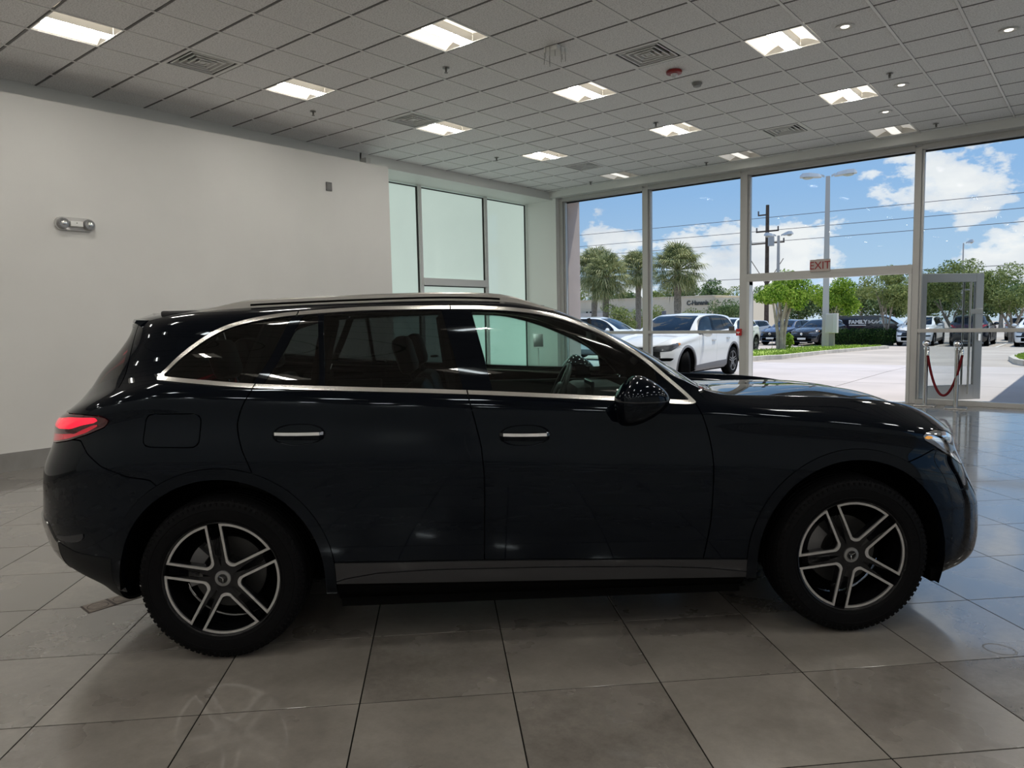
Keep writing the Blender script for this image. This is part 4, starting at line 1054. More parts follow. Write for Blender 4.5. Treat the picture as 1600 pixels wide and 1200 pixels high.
CAR,sf,FD,RD=build_car('car',Pb,Sb,hm,True,'glossy black SUV parked side-on in the showroom','car',None,CARLOC,CARRZ)
def surf_y(x,z):
    """half width of the body at (x,z)"""
    d=(Pb[...,0]-x)**2+(Pb[...,2]-z)**2; d=np.where(Sb<1.75,d,9); i=np.unravel_index(d.argmin(),d.shape); return -Pb[i][1]
# wheels
wh=make_wheel(RIMB,MACH); 
def put_wheel(src,x,y,ang,par,first=False):
    o=src if first else copy_tree(src); o.parent=par; o.location=(x,y,WZ)
    if y<0: o.rotation_euler=(0,-math.radians(ang-36),0)
    else: o.rotation_euler=(0,-math.radians(ang-36),PI)
    a=math.radians(ang-36)
    for ch in o.children:
        if ch.name.startswith('hub_star'): ch.rotation_euler=(0,a+PI+math.radians(0),0)
        if ch.name.startswith('brake_caliper'): ch.rotation_euler=(0,a,0)
    return o
put_wheel(wh,1.444,-.806,113.4,CAR,True)
for x,y,a in ((-1.444,-.812,96.8),(1.444,.806,50),(-1.444,.812,20)): put_wheel(wh,x,y,a,CAR)
# door handles
for D,xh,zh in (((FD),-.078,.986),((RD),-1.076,1.018)):
    for dd,sy in ((D[0],-1),(D[1],1)):
        ys=surf_y(xh,zh)*sy
        n=24;v=[];f=[]
        # recess bowl
        for ri,(s_,dp) in enumerate(((1,.0012),(.93,.0008),(.8,-.010),(.5,-.018))):
            for k in range(n):
                a=2*PI*k/n; X=xh+.118*s_*math.copysign(abs(math.cos(a))**.8,math.cos(a)); Z=zh-.004+.047*s_*math.sin(a); Y=surf_y(X,Z); v.append((X,sy*(Y+dp+.001),Z))
        c=len(v); v.append((xh,sy*(ys-.018),zh))
        for r_ in range(3):
            for k in range(n): f.append((r_*n+k,r_*n+(k+1)%n,(r_+1)*n+(k+1)%n,(r_+1)*n+k))
        for k in range(n): f.append((3*n+k,3*n+(k+1)%n,c))
        meshobj('handle_recess',v,f,PAINT2,CAR,True)
        T=Matrix.Translation((xh,ys+sy*.018,zh-.006))
        pts=[(-.108,-.012*sy,0),(-.095,.008*sy,0),(-.05,.016*sy,-.001),(0,.018*sy,-.002),(.05,.016*sy,-.003),(.095,.008*sy,-.004),(.108,-.012*sy,-.004)]
        m=MB(); vv=[];ff=[]
        for (px_,py_,pz_) in pts:
            for (dy,dz) in ((-.006,-.017),(.005,-.014),(.006,.010),(-.006,.012)): vv.append(T@Vector((px_,py_+sy*dy,pz_+dz)))
        for i in range(6):
            for s in range(4): ff.append((4*i+s,4*i+(s+1)%4,4*i+4+(s+1)%4,4*i+4+s))
        ff+=[(0,1,2,3),(24,25,26,27)]
        hnd=MB().add(vv,ff).build('door_handle',PAINT2,CAR,True)
        vv=[];ff=[]
        for (px_,py_,pz_) in pts:
            for (dy,dz) in ((.000,.004),(.0085,.0045),(.0075,.018),(-.002,.020)): vv.append(T@Vector((px_*1.02,py_+sy*dy,pz_+dz)))
        for i in range(6):
            for s in range(4): ff.append((4*i+s,4*i+(s+1)%4,4*i+4+(s+1)%4,4*i+4+s))
        ff+=[(0,1,2,3),(24,25,26,27)]
        MB().add(vv,ff).build('handle_chrome',BRIGHT,hnd,False)
# roof rails
for sy in (-1,1):
    xs=np.linspace(-1.62,.10,40); top=[];
    def roofz(x,y):
        d=(Pb[...,0]-x)**2+(-Pb[...,1]-y)**2; d=np.where(Sb>1.5,d,9); i=np.unravel_index(d.argmin(),d.shape); return Pb[i][2]
    rz_=[roofz(x,.575) for x in xs]; rz_=np.convolve(np.pad(rz_,3,mode='edge'),np.ones(7)/7,'valid')
    m=MB();vv=[];ff=[]; g=MB();vg=[];fg_=[]
    for i,(x,z) in enumerate(zip(xs,rz_)):
        e=min(1,min(i,39-i)/7); h=-.008+.042*math.sin(e*PI/2)
        for (dy,dz) in ((-.022,-.012),(-.020,h*.8),(0,h),(.018,h*.7),(.018,-.012)): vv.append((x,sy*(.575-dy),z+dz))
    for i in range(39):
        for s in range(4): ff.append((5*i+s,5*i+s+1,5*i+5+s+1,5*i+5+s))
    m.add(vv,ff).build('roof_rail',RAILM,CAR,True)
    vv=[];ff=[]
    for x,z in list(zip(xs,rz_))[6:34]:
        for (dy,dz) in ((-.021,.003),(-.026,.006),(-.026,.011),(-.021,.013)): vv.append((x,sy*(.575-dy),z+dz))
    for i in range(27):
        for s in range(3): ff.append((4*i+s,4*i+s+1,4*i+4+s+1,4*i+4+s))
    MB().add(vv,ff).build('rail_seal',MATTE,CAR,True)
# spoiler
v=[];f=[];ny=17
for i in range(ny):
    y=-.58+1.16*i/(ny-1); k=(abs(y)/.58)**3; xe=-2.075+.175*(abs(y)/.58)**2; x0=-1.72
    zr0=roofz(x0,abs(y)); zt=lambda x: (zr0-.03)+(1.545-.012*k-zr0+.03)*((x+1.72)/(xe+1.72))
    row=[(x0,y,zr0-.034),((x0*2+xe)/3,y,zt((x0*2+xe)/3)),((x0+2*xe)/3,y,zt((x0+2*xe)/3)),(xe,y,zt(xe)),(xe-.008,y,zt(xe)-.012),(xe+.01,y,zt(xe)-.024),(-1.85,y,zt(-1.85)-.05),(x0,y,roofz(x0,abs(y))-.05)]
    v+=row
for i in range(ny-1):
    for s in range(8): f.append((8*i+s,8*i+(s+1)%8,8*i+8+(s+1)%8,8*i+8+s))
f+=[tuple(range(8)),tuple(8*(ny-1)+s for s in range(8))[::-1]]
MB().add(v,f).build('roof_spoiler',PAINT,CAR,True)
# side mirrors
for sy in (-1,1):
    mc=(.425,-1.0*sy*-1*1.0,1.145)
    def mir(name,zlo,zhi,scale,m,n=36,mm=20):
        v=[];f=[]
        for i in range(mm+1):
            t=zlo+(zhi-zlo)*i/mm
            # half extents as function of height t (-1..1)
            r=max(0,1-abs(t)**2.4)**.5
            zc=1.138+ (.108 if t>0 else .115)*t*scale
            xr=.335+.045*max(0,-t)*0-.0*t; xl=.318-.005*max(0,-t)+.06*max(0,t)**1.6; xf=.552-.10*max(0,t)**1.8-.13*max(0,-t)**1.6
            cx=(xl+xf)/2; hx=(xf-xl)/2*(r**.55)*scale
            for k in range(n):
                a=2*PI*k/n; v.append((cx+hx*math.copysign(abs(math.cos(a))**.85,math.cos(a)), sy*(1.005+.125*r*scale*math.copysign(abs(math.sin(a))**.8,math.sin(a))), zc))
        for i in range(mm):
            for k in range(n): f.append((i*n+k,i*n+(k+1)%n,(i+1)*n+(k+1)%n,(i+1)*n+k))
        f+=[tuple(range(n))[::-1],tuple(mm*n+k for k in range(n))]
        return MB().add(v,f).build(name,m,CAR,True)
    mb_=mir('side_mirror',0.02,.999,1.0,PAINT); mir('mirror_base',-.999,-.02,1.0,PAINT2).parent=mb_
    mir('mirror_seam',-.05,.05,.985,MATTE).parent=mb_
    mi=mir('mirror_indicator',-.02,.02,1.006,SKIRT).parent=mb_
    MB().bbox(.40,min(sy*.82,sy*.93),1.075,.50,max(sy*.82,sy*.93),1.125,.012).build('mirror_arm',PAINT2,mb_)
# interior
ib=MB(); ib.box(-1.9,-.58,.30,.95,.58,.42); ib.bbox(-1.9,-.58,.42,-1.75,.58,.95,.03); ib.build('cabin_floor',MATTE,CAR)
for sy in (-1,1):
    MB().bbox(-.93,min(sy*.80,sy*.86),.42,.75,max(sy*.80,sy*.86),1.09,.01).bbox(-1.85,min(sy*.78,sy*.84),.93,-.93,max(sy*.78,sy*.84),1.12,.01).build('door_card',INTER,CAR)
MB().bbox(.38,-.78,.78,.92,.78,1.035,.05).bbox(.30,.15,.90,.6,.60,1.10,.04).bbox(.28,-.12,.5,.85,.16,.98,.03).bbox(-.6,-.13,.45,.3,.13,.78,.03).build('dashboard',INTER,CAR,True)
MB().bbox(.36,-.06,1.0,.38,.20,1.14,.004,Matrix.Rotation(-.0,4,'Y')).build('centre_screen',mat('screen_glass',(.02,.02,.022),.08),CAR)
sw=Matrix.Translation((.22,.37,1.05))@Matrix.Rotation(math.radians(-66),4,'Y')
tor=[(.175+.016*math.cos(a),.016*math.sin(a)) for a in [2*PI*i/10 for i in range(10)]]
swo=MB().lathe(tor,40,'z',sw,True).build('steering_wheel',LEATHER,CAR,True)
MB().lathe([(0,-.02),(.06,-.02),(.07,0),(.05,.02),(0,.025)],20,'z',sw).bbox(-.17,-.02,-.008,.17,.02,.008,.006,sw).bbox(-.02,-.17,-.008,.02,.0,.008,.006,sw).build('steering_hub',LEATHER,swo,True)
def seat(x,y,par):
    m=MB(); m.bbox(-.25,-.25,.45,.25,.25,.62,.05,Matrix.Translation((x,y,0)))
    B=Matrix.Translation((x-.22,y,.60))@Matrix.Rotation(math.radians(-16),4,'Y')
    m.bbox(-.07,-.24,-.05,.07,.24,.62,.06,B); o=m.build('front_seat' if x>-.7 else 'rear_seat',LEATHER,par,True)
    MB().bbox(-.045,-.13,.66,.045,.13,.86,.04,B).build('headrest',LEATHER,o,True); MB().tube([B@Vector((0,-.06,.6)),B@Vector((0,-.06,.7))],.007,6).tube([B@Vector((0,.06,.6)),B@Vector((0,.06,.7))],.007,6).build('headrest_post',BRIGHT,o)
for y in (-.37,.37): seat(-.22,y,CAR)
for y in (-.42,0,.42): seat(-1.12,y,CAR)
MB().bbox(.36,-.09,1.375,.39,.11,1.435,.012).tube([(.375,0,1.43),(.36,0,1.50)],.01,6).build('rear_view_mirror',INTER,CAR,True)
# roof liner + pillars so that the cabin is closed
ll=MB()
for sy in (-1,1):
    ll.tube([(-.36,sy*.80,1.05),(-.40,sy*.70,1.30),(-.43,sy*.63,1.52)],.045,8); ll.tube([(-1.35,sy*.80,1.1),(-1.28,sy*.70,1.35),(-1.22,sy*.62,1.52)],.06,8)
ll.build('pillar_trim',INTER,CAR,True)
MB().bbox(-1.8,-.55,1.545,.0,.55,1.575,.01).build('headliner',INTER,CAR)
# wiper and cowl
MB().tube([(.93,-.62,1.075),(.86,-.30,1.135),(.84,.05,1.16)],.012,6).build('wiper_arm',MATTE,CAR,True)
MB().bbox(.86,-.68,1.03,1.0,.68,1.075,.012).build('cowl_panel',MATTE,CAR)
# tow / air deflectors under the bumper
for sy in (-1,1): MB().bbox(1.86,min(sy*.60,sy*.86),.21,1.90,max(sy*.60,sy*.86),.27,.004).build('air_deflector',MATTE,CAR)
# ================================================================ OUTDOORS
def zg(y): return 0. if y<21 else (-.0165*(y-21) if y<47 else -.429)
CONC=mat('pale_concrete',(.53,.485,.465),.8,0,.3,0,(.5,.10),(40,.2,.004)); ASPH=mat('worn_asphalt',(.46,.41,.36),.85,0,.2,0,(.35,.16),(30,.3,.005))
CURB=mat('curb_concrete',(.56,.52,.45),.8,0,.2,0,(3,.15)); GRASS=mat('lawn_green',(.30,.40,.07),.8,0,.2,0,(6,.35)); YEL=mat('curb_yellow',(.62,.50,.10),.7,0,.2,0,(5,.2))
apron=empty('ground_apron'); tag(apron,kind='structure')
GY=24.2
xs=[-40,-33,-27,-22,-17.6,-13.2,-8.8,-4.4,0,4.4,8.8,14]; ys=[13.62,17.2,20.7,GY]
for i in range(len(xs)-1):
    for j in range(len(ys)-1):
        if xs[i]<-18 and j<0: continue
        g=.012; z0,z1=zg(ys[j]),zg(ys[j+1]); a,b_,c,d=xs[i]+g,xs[i+1]-g,ys[j]+g,ys[j+1]-g
        meshobj('concrete_slab',[(a,c,z0-.1),(b_,c,z0-.1),(b_,d,z1-.1),(a,d,z1-.1),(a,c,z0-.02),(b_,c,z0-.02),(b_,d,z1-.02),(a,d,z1-.02)],[(3,2,1,0),(4,5,6,7),(0,1,5,4),(1,2,6,5),(2,3,7,6),(3,0,4,7)],CONC,apron)
v=[];f=[];yy=[13.6,21,GY,30,40,47,70,110,170]
for y in yy: v+=[(-150,y,zg(y)-(.05 if y<=GY else .02)),(120,y,zg(y)-(.05 if y<=GY else .02))]
for i in range(len(yy)-1): f.append((2*i,2*i+1,2*i+3,2*i+2))
tag(meshobj('ground_parking_lot',v,f,ASPH),kind='structure')
STR=mat('stripe_white',(.72,.70,.66),.8)
sg=tag(empty('parking_stripes'),kind='structure')
for x in (-21.2,-18.1,-15.0,-10.3,-7.45,-4.6,-1.7,1.2):
    MB().box(x-.06,45.9,zg(47)+.0,x+.06,51,zg(47)+.004-.018+.02).build('stripe',STR,sg)
# entrance canopy to the right, outside the frame (casts the diagonal shade)
cn=box_struct('trim_6',(-.60,14.1,4.25,6.6,24,4.75),STUC)
# grass islands
def island(name,poly,zt,label_):
    r=tag(empty(name),kind='structure')
    n=len(poly); cx=sum(p[0] for p in poly)/n; cy=sum(p[1] for p in poly)/n
    v=[];f=[]
    ins=[(p[0]+(cx-p[0])*.10,p[1]+(cy-p[1])*.03) for p in poly]
    for p,q in zip(poly,ins): v+=[(p[0],p[1],zg(p[1])-.05),(p[0],p[1],zg(p[1])+.12),(q[0],q[1],zg(q[1])+.13),(q[0],q[1],zg(q[1])+.02)]
    for i in range(n):
        j=(i+1)%n
        for s in range(3): f.append((4*i+s,4*j+s,4*j+s+1,4*i+s+1))
    MB().add(v,f).build('curb',CURB,r)
    v=[(q[0],q[1],zg(q[1])+.11) for q in ins]+[(cx,cy,zg(cy)+zt)]; f=[(i,(i+1)%n,n) for i in range(n)]
    MB().add(v,f).build('soil',GRASS,r)
    # blades
    m=MB(); cnt=0
    while cnt<2600:
        a=RNG.random(); k=RNG.integers(n); p,q=ins[k],ins[(k+1)%n]; t=RNG.random(); e=(p[0]*(1-t)+q[0]*t,p[1]*(1-t)+q[1]*t); s=a**.5
        x,y=cx+(e[0]-cx)*s,cy+(e[1]-cy)*s; z=zg(y)+.11*s+(zt)*(1-s); an=RNG.random()*6.28; w_=.025; h_=.05+.05*RNG.random()
        m.v+= [(x-w_*math.cos(an),y-w_*math.sin(an),z),(x+w_*math.cos(an),y+w_*math.sin(an),z),(x+.03*math.cos(an*3),y+.03*math.sin(an*3),z+h_)]; k2=len(m.v); m.f.append((k2-3,k2-2,k2-1)); cnt+=1
    o=m.build('grass',GRASS,r,recalc=False); o['kind']='stuff'
island('planting_island',[(-9.6,26.2),(-9.3,27.0),(-9.35,30),(-9.4,33),(-9.15,38.4),(-8.9,42.0),(-9.6,43.2),(-11,43.4),(-12.6,42),(-12.8,33),(-12.6,26),(-12.0,23.0),(-9.8,23.2)],.17,'')
island('planting_island_right',[(-2.2,26.6),(-1.9,25.6),(-.6,25.2),(2,25.2),(2,33),(-1.8,33),(-2.5,31.4),(-2.55,29)],.17,'')
# ---- foliage
def leafmat(n,c1,c2,c3):
    m=bpy.data.materials.new(n); m.use_nodes=True; nt=m.node_tree; nt.nodes.clear(); o=N(nt,'ShaderNodeOutputMaterial'); d=N(nt,'ShaderNodeBsdfDiffuse'); t=N(nt,'ShaderNodeBsdfTranslucent'); mx_=N(nt,'ShaderNodeMixShader')
    g=N(nt,'ShaderNodeNewGeometry'); nz_=N(nt,'ShaderNodeTexNoise'); L(nt,g.outputs['Position'],nz_.inputs[0]); nz_.inputs['Scale'].default_value=1.6; nz_.inputs['Detail'].default_value=6
    r_=ramp(nt,math_node(nt,'MULTIPLY_ADD',g.outputs['Random Per Island'],.35,math_node(nt,'MULTIPLY',nz_.outputs['Fac'],.65)),[(.3,c1),(.5,c2),(.72,c3)])
    L(nt,r_,d.inputs[0]); L(nt,r_,t.inputs[0]); mx_.inputs[0].default_value=.3; L(nt,d.outputs[0],mx_.inputs[1]); L(nt,t.outputs[0],mx_.inputs[2]); L(nt,mx_.outputs[0],o.inputs[0]); return m
LBR=leafmat('leaf_bright',(.07,.15,.02),(.24,.38,.05),(.55,.66,.14)); LMI=leafmat('leaf_mid',(.09,.13,.045),(.25,.30,.10),(.46,.50,.22)); LDK=leafmat('leaf_dark',(.07,.11,.05),(.15,.22,.09),(.30,.37,.17)); LPA=leafmat('leaf_palm',(.10,.13,.06),(.30,.33,.15),(.66,.62,.34)); LHE=leafmat('leaf_hedge',(.012,.035,.012),(.035,.075,.02),(.09,.14,.05))
BARK=mat('smooth_bark',(.42,.34,.27),.7,0,.2,0,(5,.25)); BARKP=mat('palm_bark',(.25,.22,.18),.9,0,.1,0,(14,.4),(25,.8,.03)); WOOD=mat('pole_wood',(.10,.075,.06),.9,0,.1,0,(6,.3))
def leaves(blobs,n,size,m,par,name='foliage'):
    bl=np.array(blobs,float); wt=(bl[:,3]*bl[:,4]*bl[:,5])**(2/3); wt/=wt.sum(); idx=RNG.choice(len(bl),n,p=wt)
    d=RNG.normal(size=(n,3)); d/=np.linalg.norm(d,axis=1,keepdims=True); r=(.45+.62*RNG.random(n)**.6)[:,None]
    c=bl[idx,:3]+d*bl[idx,3:6]*r; a=RNG.normal(size=(n,3))*.8+d*.6; a/=np.linalg.norm(a,axis=1,keepdims=True); b_=np.cross(a,RNG.normal(size=(n,3))); b_/=np.linalg.norm(b_,axis=1,keepdims=True); e=np.cross(a,b_)
    s=size*(.6+.8*RNG.random(n))[:,None]; V=np.stack([c-b_*s,c-e*s*.5,c+b_*s,c+e*s*.5],1).reshape(-1,3)
    me=bpy.data.meshes.new(name); me.vertices.add(4*n); me.vertices.foreach_set('co',V.ravel()); me.loops.add(4*n); me.loops.foreach_set('vertex_index',np.arange(4*n)); me.polygons.add(n); me.polygons.foreach_set('loop_start',np.arange(n)*4); me.update(calc_edges=True); me.validate(); me.materials.append(m)
    o=link(bpy.data.objects.new(name,me),par); o['kind']='stuff'; return o
def tree(x,y,trunks,blobs,n,size,lm,label,bark=BARK,cat='tree',group=None,name='tree'):
    r=tag(empty(name,(x,y,zg(y)-.02)),label,cat,group); m=MB()
    for pts,r0 in trunks:
        k=len(pts); m.tube(pts,[r0*(1-.7*i/(k-1)) for i in range(k)],7)
    m.build('trunk',bark,r,True); leaves(blobs,n,size,lm,r); return r
def rblobs(c,R,k,br,seed):
    g=np.random.default_rng(seed); out=[]
    for i in range(k):
        d=g.normal(size=3); d/=np.linalg.norm(d); q=g.random()**.4; out.append((c[0]+d[0]*R[0]*q,c[1]+d[1]*R[1]*q,c[2]+d[2]*R[2]*q,br*(.7+.6*g.random()),br*(.7+.6*g.random()),br*.75*(.7+.6*g.random())))
    return out
def mtr(hb,sp_,n,seed,r0=.07):
    g=np.random.default_rng(seed); T=[]
    for i in range(n):
        a=2*PI*i/n+g.random(); T.append(([(.10*math.cos(a),.10*math.sin(a),-.1),(.14*math.cos(a),.14*math.sin(a),hb*.45),(sp_*.5*math.cos(a),sp_*.5*math.sin(a),hb*.85),(sp_*math.cos(a+.3),sp_*math.sin(a+.3),hb*1.35)],r0))
        T.append(([(sp_*.35*math.cos(a),sp_*.35*math.sin(a),hb*.72),(sp_*.7*math.cos(a+.9),sp_*.7*math.sin(a+.9),hb*1.25)],r0*.5))
    return T
tree(-11.46,33.1,mtr(1.9,.55,4,3,.11),rblobs((0.05,0,2.75),(1.0,1.0,.62),13,.50,1),8500,.055,LBR,'small bright green multi trunk tree on the grass island, nearest the doorway')
tree(-11.7,41.6,mtr(1.7,.6,3,4,.06),rblobs((0.15,0,2.75),(1.25,.9,.80),14,.52,2),8000,.058,LBR,'bright yellow green tree just behind the tall lamp post')
tree(-10.6,49.2,mtr(2.5,.7,6,5,.05),rblobs((0,0,3.6),(2.1,1.6,1.35),22,.62,6),10000,.062,LMI,'olive green spreading tree behind the clipped hedge')
tree(-7.6,53,mtr(2.0,1.3,4,7,.11),rblobs((-.2,0,3.5),(2.5,1.6,1.5),22,.75,8),10000,.07,LMI,'broad olive tree behind the open glass door, left of its pair')
tree(-4.6,54,mtr(2.0,1.2,4,9,.11),rblobs((0,0,3.2),(2.3,1.6,1.5),20,.75,10),9500,.07,LMI,'broad olive tree at the right edge of the open glass door')
tree(-1.6,60,mtr(2.0,1.2,4,11,.12),rblobs((0,0,2.8),(2.6,1.6,1.2),18,.8,12),4500,.12,LMI,'yellow green tree at the far right edge of the view')
tree(-12.15,33.9,[([(0,0,0),(.02,0,.7)],.015)],rblobs((0.75,0,.55),(.12,.12,.45),5,.18,13),330,.07,LBR,'small leafy shoot beside the bright tree trunk',cat='shrub',name='sapling')
# palms
def palm(x,y,ht,R_,label,seed,lean=0,tr=.20):
    g=np.random.default_rng(seed); r=tag(empty('palm_tree',(x,y,zg(y)-.02)),label,'palm tree','sabal palms beyond the parking lot'); top=Vector((lean,0,ht))
    pts=[(lean*(i/9)**2,0,ht*i/9) for i in range(10)]; MB().tube(pts,[tr*(1.15 if i==0 else 1+.12*(i%2)) for i in range(10)],12).build('trunk',BARKP,r,True)
    m=MB()
    for i in range(120):
        az=g.random()*2*PI; el=-1.05+2.45*g.random()**.9; L_=R_*(.42+.2*g.random()); d=Vector((math.cos(az)*math.cos(el),math.sin(az)*math.cos(el),math.sin(el)))
        c=top+d*L_+Vector((0,0,.02)); m.tube([top,top+d*L_*.55,c],.018,3,False)
        sd=d.cross(Vector((0,0,1))).normalized(); up=sd.cross(d).normalized(); fl_=R_*(.42+.16*g.random())
        for q in range(17):
            t=(q-8)/8; a=t*1.75; dr=(d*math.cos(a)+sd*math.sin(a)).normalized(); mid=c+dr*fl_*.6+up*.05*math.cos(a); tip=c+dr*fl_*(1-.25*abs(t))+Vector((0,0,-fl_*(.10+.30*g.random()))); w_=up.cross(dr).normalized()*fl_*.030
            k=len(m.v); m.v+=[tuple(c),tuple(mid+w_),tuple(tip),tuple(mid-w_)]; m.f.append((k,k+1,k+2,k+3))
    o=m.build('fronds',LPA,r,recalc=False); o['kind']='stuff'; return r
palm(-29.2,45,5.35,2.0,'sabal palm furthest left, partly behind the pink pier',21,.3); palm(-26.3,42,4.6,1.9,'sabal palm with a stout trunk, second from the left',22,.1); palm(-28.6,50.5,5.6,1.9,'sabal palm behind the first window mullion',23,.0); palm(-19.0,38,4.45,1.75,'tall sabal palm in the middle of the second window',24,0,.19)
# shrubs in front of the store
for i,(px,y,w_,h_,s) in enumerate(((-24.9,41,2.6,3.0,31),(-22.5,42,1.6,2.4,32),(-20.0,41.5,1.7,2.5,33),(-31.5,56,3.4,2.6,34),(-19.0,44.3,1.9,3.0,35),(-18.9,46.2,1.3,2.6,36))):
    r=tag(empty('shrub',(px,y,zg(y))),['rounded shrub between the left palms and the mullion','low shrub right behind the first mullion','low shrub behind the white car roof','wide shrub at the foot of the left palms','tall grey green shrub to the right of the store wall','tall shrub left of the door post'][i],'shrub','shrubs before the cream store')
    MB().tube([(0,0,0),(0,0,h_*.6)],.04,5).build('stem',BARK,r); leaves(rblobs((0,0,h_*.62),(w_*.6,.6,h_*.38),12,.55,s),3600,.06,LMI if i<4 else LDK,r)
r=tag(empty('clipped_hedge',(-11.6,47.6,zg(47))),'dark clipped hedge in front of the black van','hedge')
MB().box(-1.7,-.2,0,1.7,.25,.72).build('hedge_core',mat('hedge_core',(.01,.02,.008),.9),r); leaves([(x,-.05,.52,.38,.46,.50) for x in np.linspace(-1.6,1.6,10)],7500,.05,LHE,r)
# distant tree line
g=np.random.default_rng(77); spots=[]
az=.60; k=0
dirs=['behind the left palms','left of the store roof','above the store wall','above the store sign','at the right end of the store','left of the utility pole','behind the utility pole','between the two bright trees','behind the tall lamp post','behind the hedge tree','left of the open glass door','behind the open glass door','right of the open glass door','near the right frame edge','at the right frame edge','beyond the right frame edge','far right, smallest']
while az>-.02:
    D=98+14*g.random(); el=.034+.010*g.random()+(.020 if .385<az<.425 else 0)+(.010 if az>.425 else 0); spots.append((-D*math.tan(az),D,D/math.cos(az)*el+1.5)); az-=.036
for i,(x,y,h_) in enumerate(spots[:17]):
    h_=h_-zg(y); tree(x,y,[([(0,0,0),(0,0,h_*.6)],.25)],rblobs((0,0,h_*.55),(2.3,1.5,h_*.30),14,1.35,100+i),3600,.19,LDK if i%3 else LMI,'distant tree in the tree line, '+dirs[i],group='distant tree line')
# store
r=tag(empty('store_building',(0,0,0)),'long low cream store with a dark sign beyond the palms','building')
CRM=mat('cream_stucco',(.62,.54,.42),.8,0,.2,0,(.4,.06)); 
MB().box(-75,85,-.5,-37.9,97,4.0).build('wall',CRM,r); MB().box(-37.9,86,-.5,-33.6,97,3.75).build('side_wall',mat('cream_light',(.72,.64,.50),.8),r); MB().box(-75.1,84.9,4.0,-37.8,97,4.12).build('parapet_cap',CRM,r)
MB().box(-75,84.4,1.5,-46,85,2.3).build('awning',mat('awning_tan',(.55,.50,.46),.8),r)
for i in range(3): MB().box(-56.3+i*.62,84.9,1.95,-56.1+i*.62,85.0,2.5).build('wall_opening',MATTE,r)  # plain dark blocks standing in for faint lettering on the wall
text('C-Hanania',.80,.03,mat('sign_dark',(.045,.05,.05),.6),r,frame_M((-39.75,84.93,3.2),(1,0,0),(0,0,1),(0,-1,0)),'sign_lettering',bold=.02,sx=.86)
r=tag(MB().box(-.1,-.1,0,.1,.1,2.2).build('bollard_post',mat('post_grey',(.16,.16,.19),.6)),'dark square post standing between the shrubs before the store','post'); r.location=(-20.9,40,zg(40))
# utility pole and wires
r=tag(empty('utility_pole',(-21.25,58,zg(58))),'tall dark wooden utility pole with cross arms and transformers','utility pole')
MB().tube([(0,0,0),(0,0,10.6)],[.19,.13],10).build('pole',WOOD,r,True)
for z,x0,x1 in ((9.85,-.75,.1),(8.55,-.9,.9),(7.62,-1.35,1.35)): MB().box(x0,-.05,z-.05,x1,.05,z+.05).build('cross_arm',WOOD,r)
IN=mat('insulator_dark',(.12,.10,.10),.5)
for x,z in ((-.72,9.9),(-.85,8.6),(.85,8.6),(-1.3,7.65),(1.3,7.65)): MB().tube([(x,0,z),(x,0,z+.28)],.06,8).build('insulator',IN,r)
MB().tube([(.42,-.3,7.35),(.42,-.3,8.15)],.24,12).build('transformer',mat('transformer_grey',(.45,.45,.46),.5),r,True)
for s in (-1,1): MB().tube([(0,0,4.2),(s*.55,0,5.2),(s*1.3,0,6.35)],.03,5).build('brace_wire',WOOD,r)
WIR=mat('wire',(.10,.10,.12),.5)
for i,(za,zb,lab) in enumerate(((9.56,8.97,'top'),(8.48,8.03,'second'),(7.58,7.17,'third'),(4.65,4.50,'lowest'))):
    o=MB().tube([(-62+74*t,58,zb+(za-zb)*(1-t)*1.3-1.2*t*(1-t)*.4) for t in [j/12 for j in range(13)]],.022,5).build('power_line',WIR,None,True); tag(o,'thin overhead wire crossing the sky, '+lab+' of the four','power line','overhead wires')
# lamp posts
def lamp_post(x,y,H_,label,heads=2,r0=.13,hd=1.0):
    r=tag(empty('street_lamp',(x,y,zg(y)-.02)),label,'lamp post','parking lot lamps'); PM=mat('lamp_pole_grey',(.50,.46,.44),.6)
    MB().add([(-r0,-r0,0),(r0,-r0,0),(r0,r0,0),(-r0,r0,0),(-r0*.6,-r0*.6,H_),(r0*.6,-r0*.6,H_),(r0*.6,r0*.6,H_),(-r0*.6,r0*.6,H_)],[(3,2,1,0),(4,5,6,7),(0,1,5,4),(1,2,6,5),(2,3,7,6),(3,0,4,7)]).build('pole',PM,r)
    HM=mat('lamp_head_grey',(.62,.62,.63),.4,.2)
    for s in ((-1,1) if heads==2 else (1,)):
        m=MB(); a=s*.16
        m.add([(a,-.03,H_-.05),(a,.03,H_-.05),(a,.03,H_+.06),(a,-.03,H_+.06),(s*.34,-.03,H_+.05),(s*.34,.03,H_+.05),(s*.34,.03,H_+.14),(s*.34,-.03,H_+.14)],[(0,1,2,3),(4,7,6,5),(0,4,5,1),(1,5,6,2),(2,6,7,3),(3,7,4,0)]); m.build('arm',HM,r)
        v=[];f=[]
        for i,(t,w_,zt) in enumerate(((0,.16,.06),(.15,.24,.16),(.6,.28,.22),(.95,.25,.20),(1.1,.16,.08))):
            X=s*(.3+t*hd*.95)
            for (yy_,zz_) in ((-w_,0),(-w_*.75,zt),(w_*.75,zt),(w_,0)): v.append((X,yy_,H_-.02+zz_+t*.06))
        for i in range(4):
            for q in range(4): f.append((4*i+q,4*i+(q+1)%4,4*i+4+(q+1)%4,4*i+4+q))
        f+=[(0,1,2,3),(16,17,18,19)]
        MB().add(v,f).build('lamp_head',HM,r); MB().add(*uvsphere((s*(.3+.65*hd),0,H_-.0),(.26*hd,.17,.08),12,8)).build('lamp_glass',mat('lamp_glass_pale',(.55,.55,.52),.15),r,True)
    return r
L1=lamp_post(-11.45,39.7,8.85,'tall square grey lamp post with two heads on the grass island',2,.17); L1.rotation_euler=(0,0,.30)
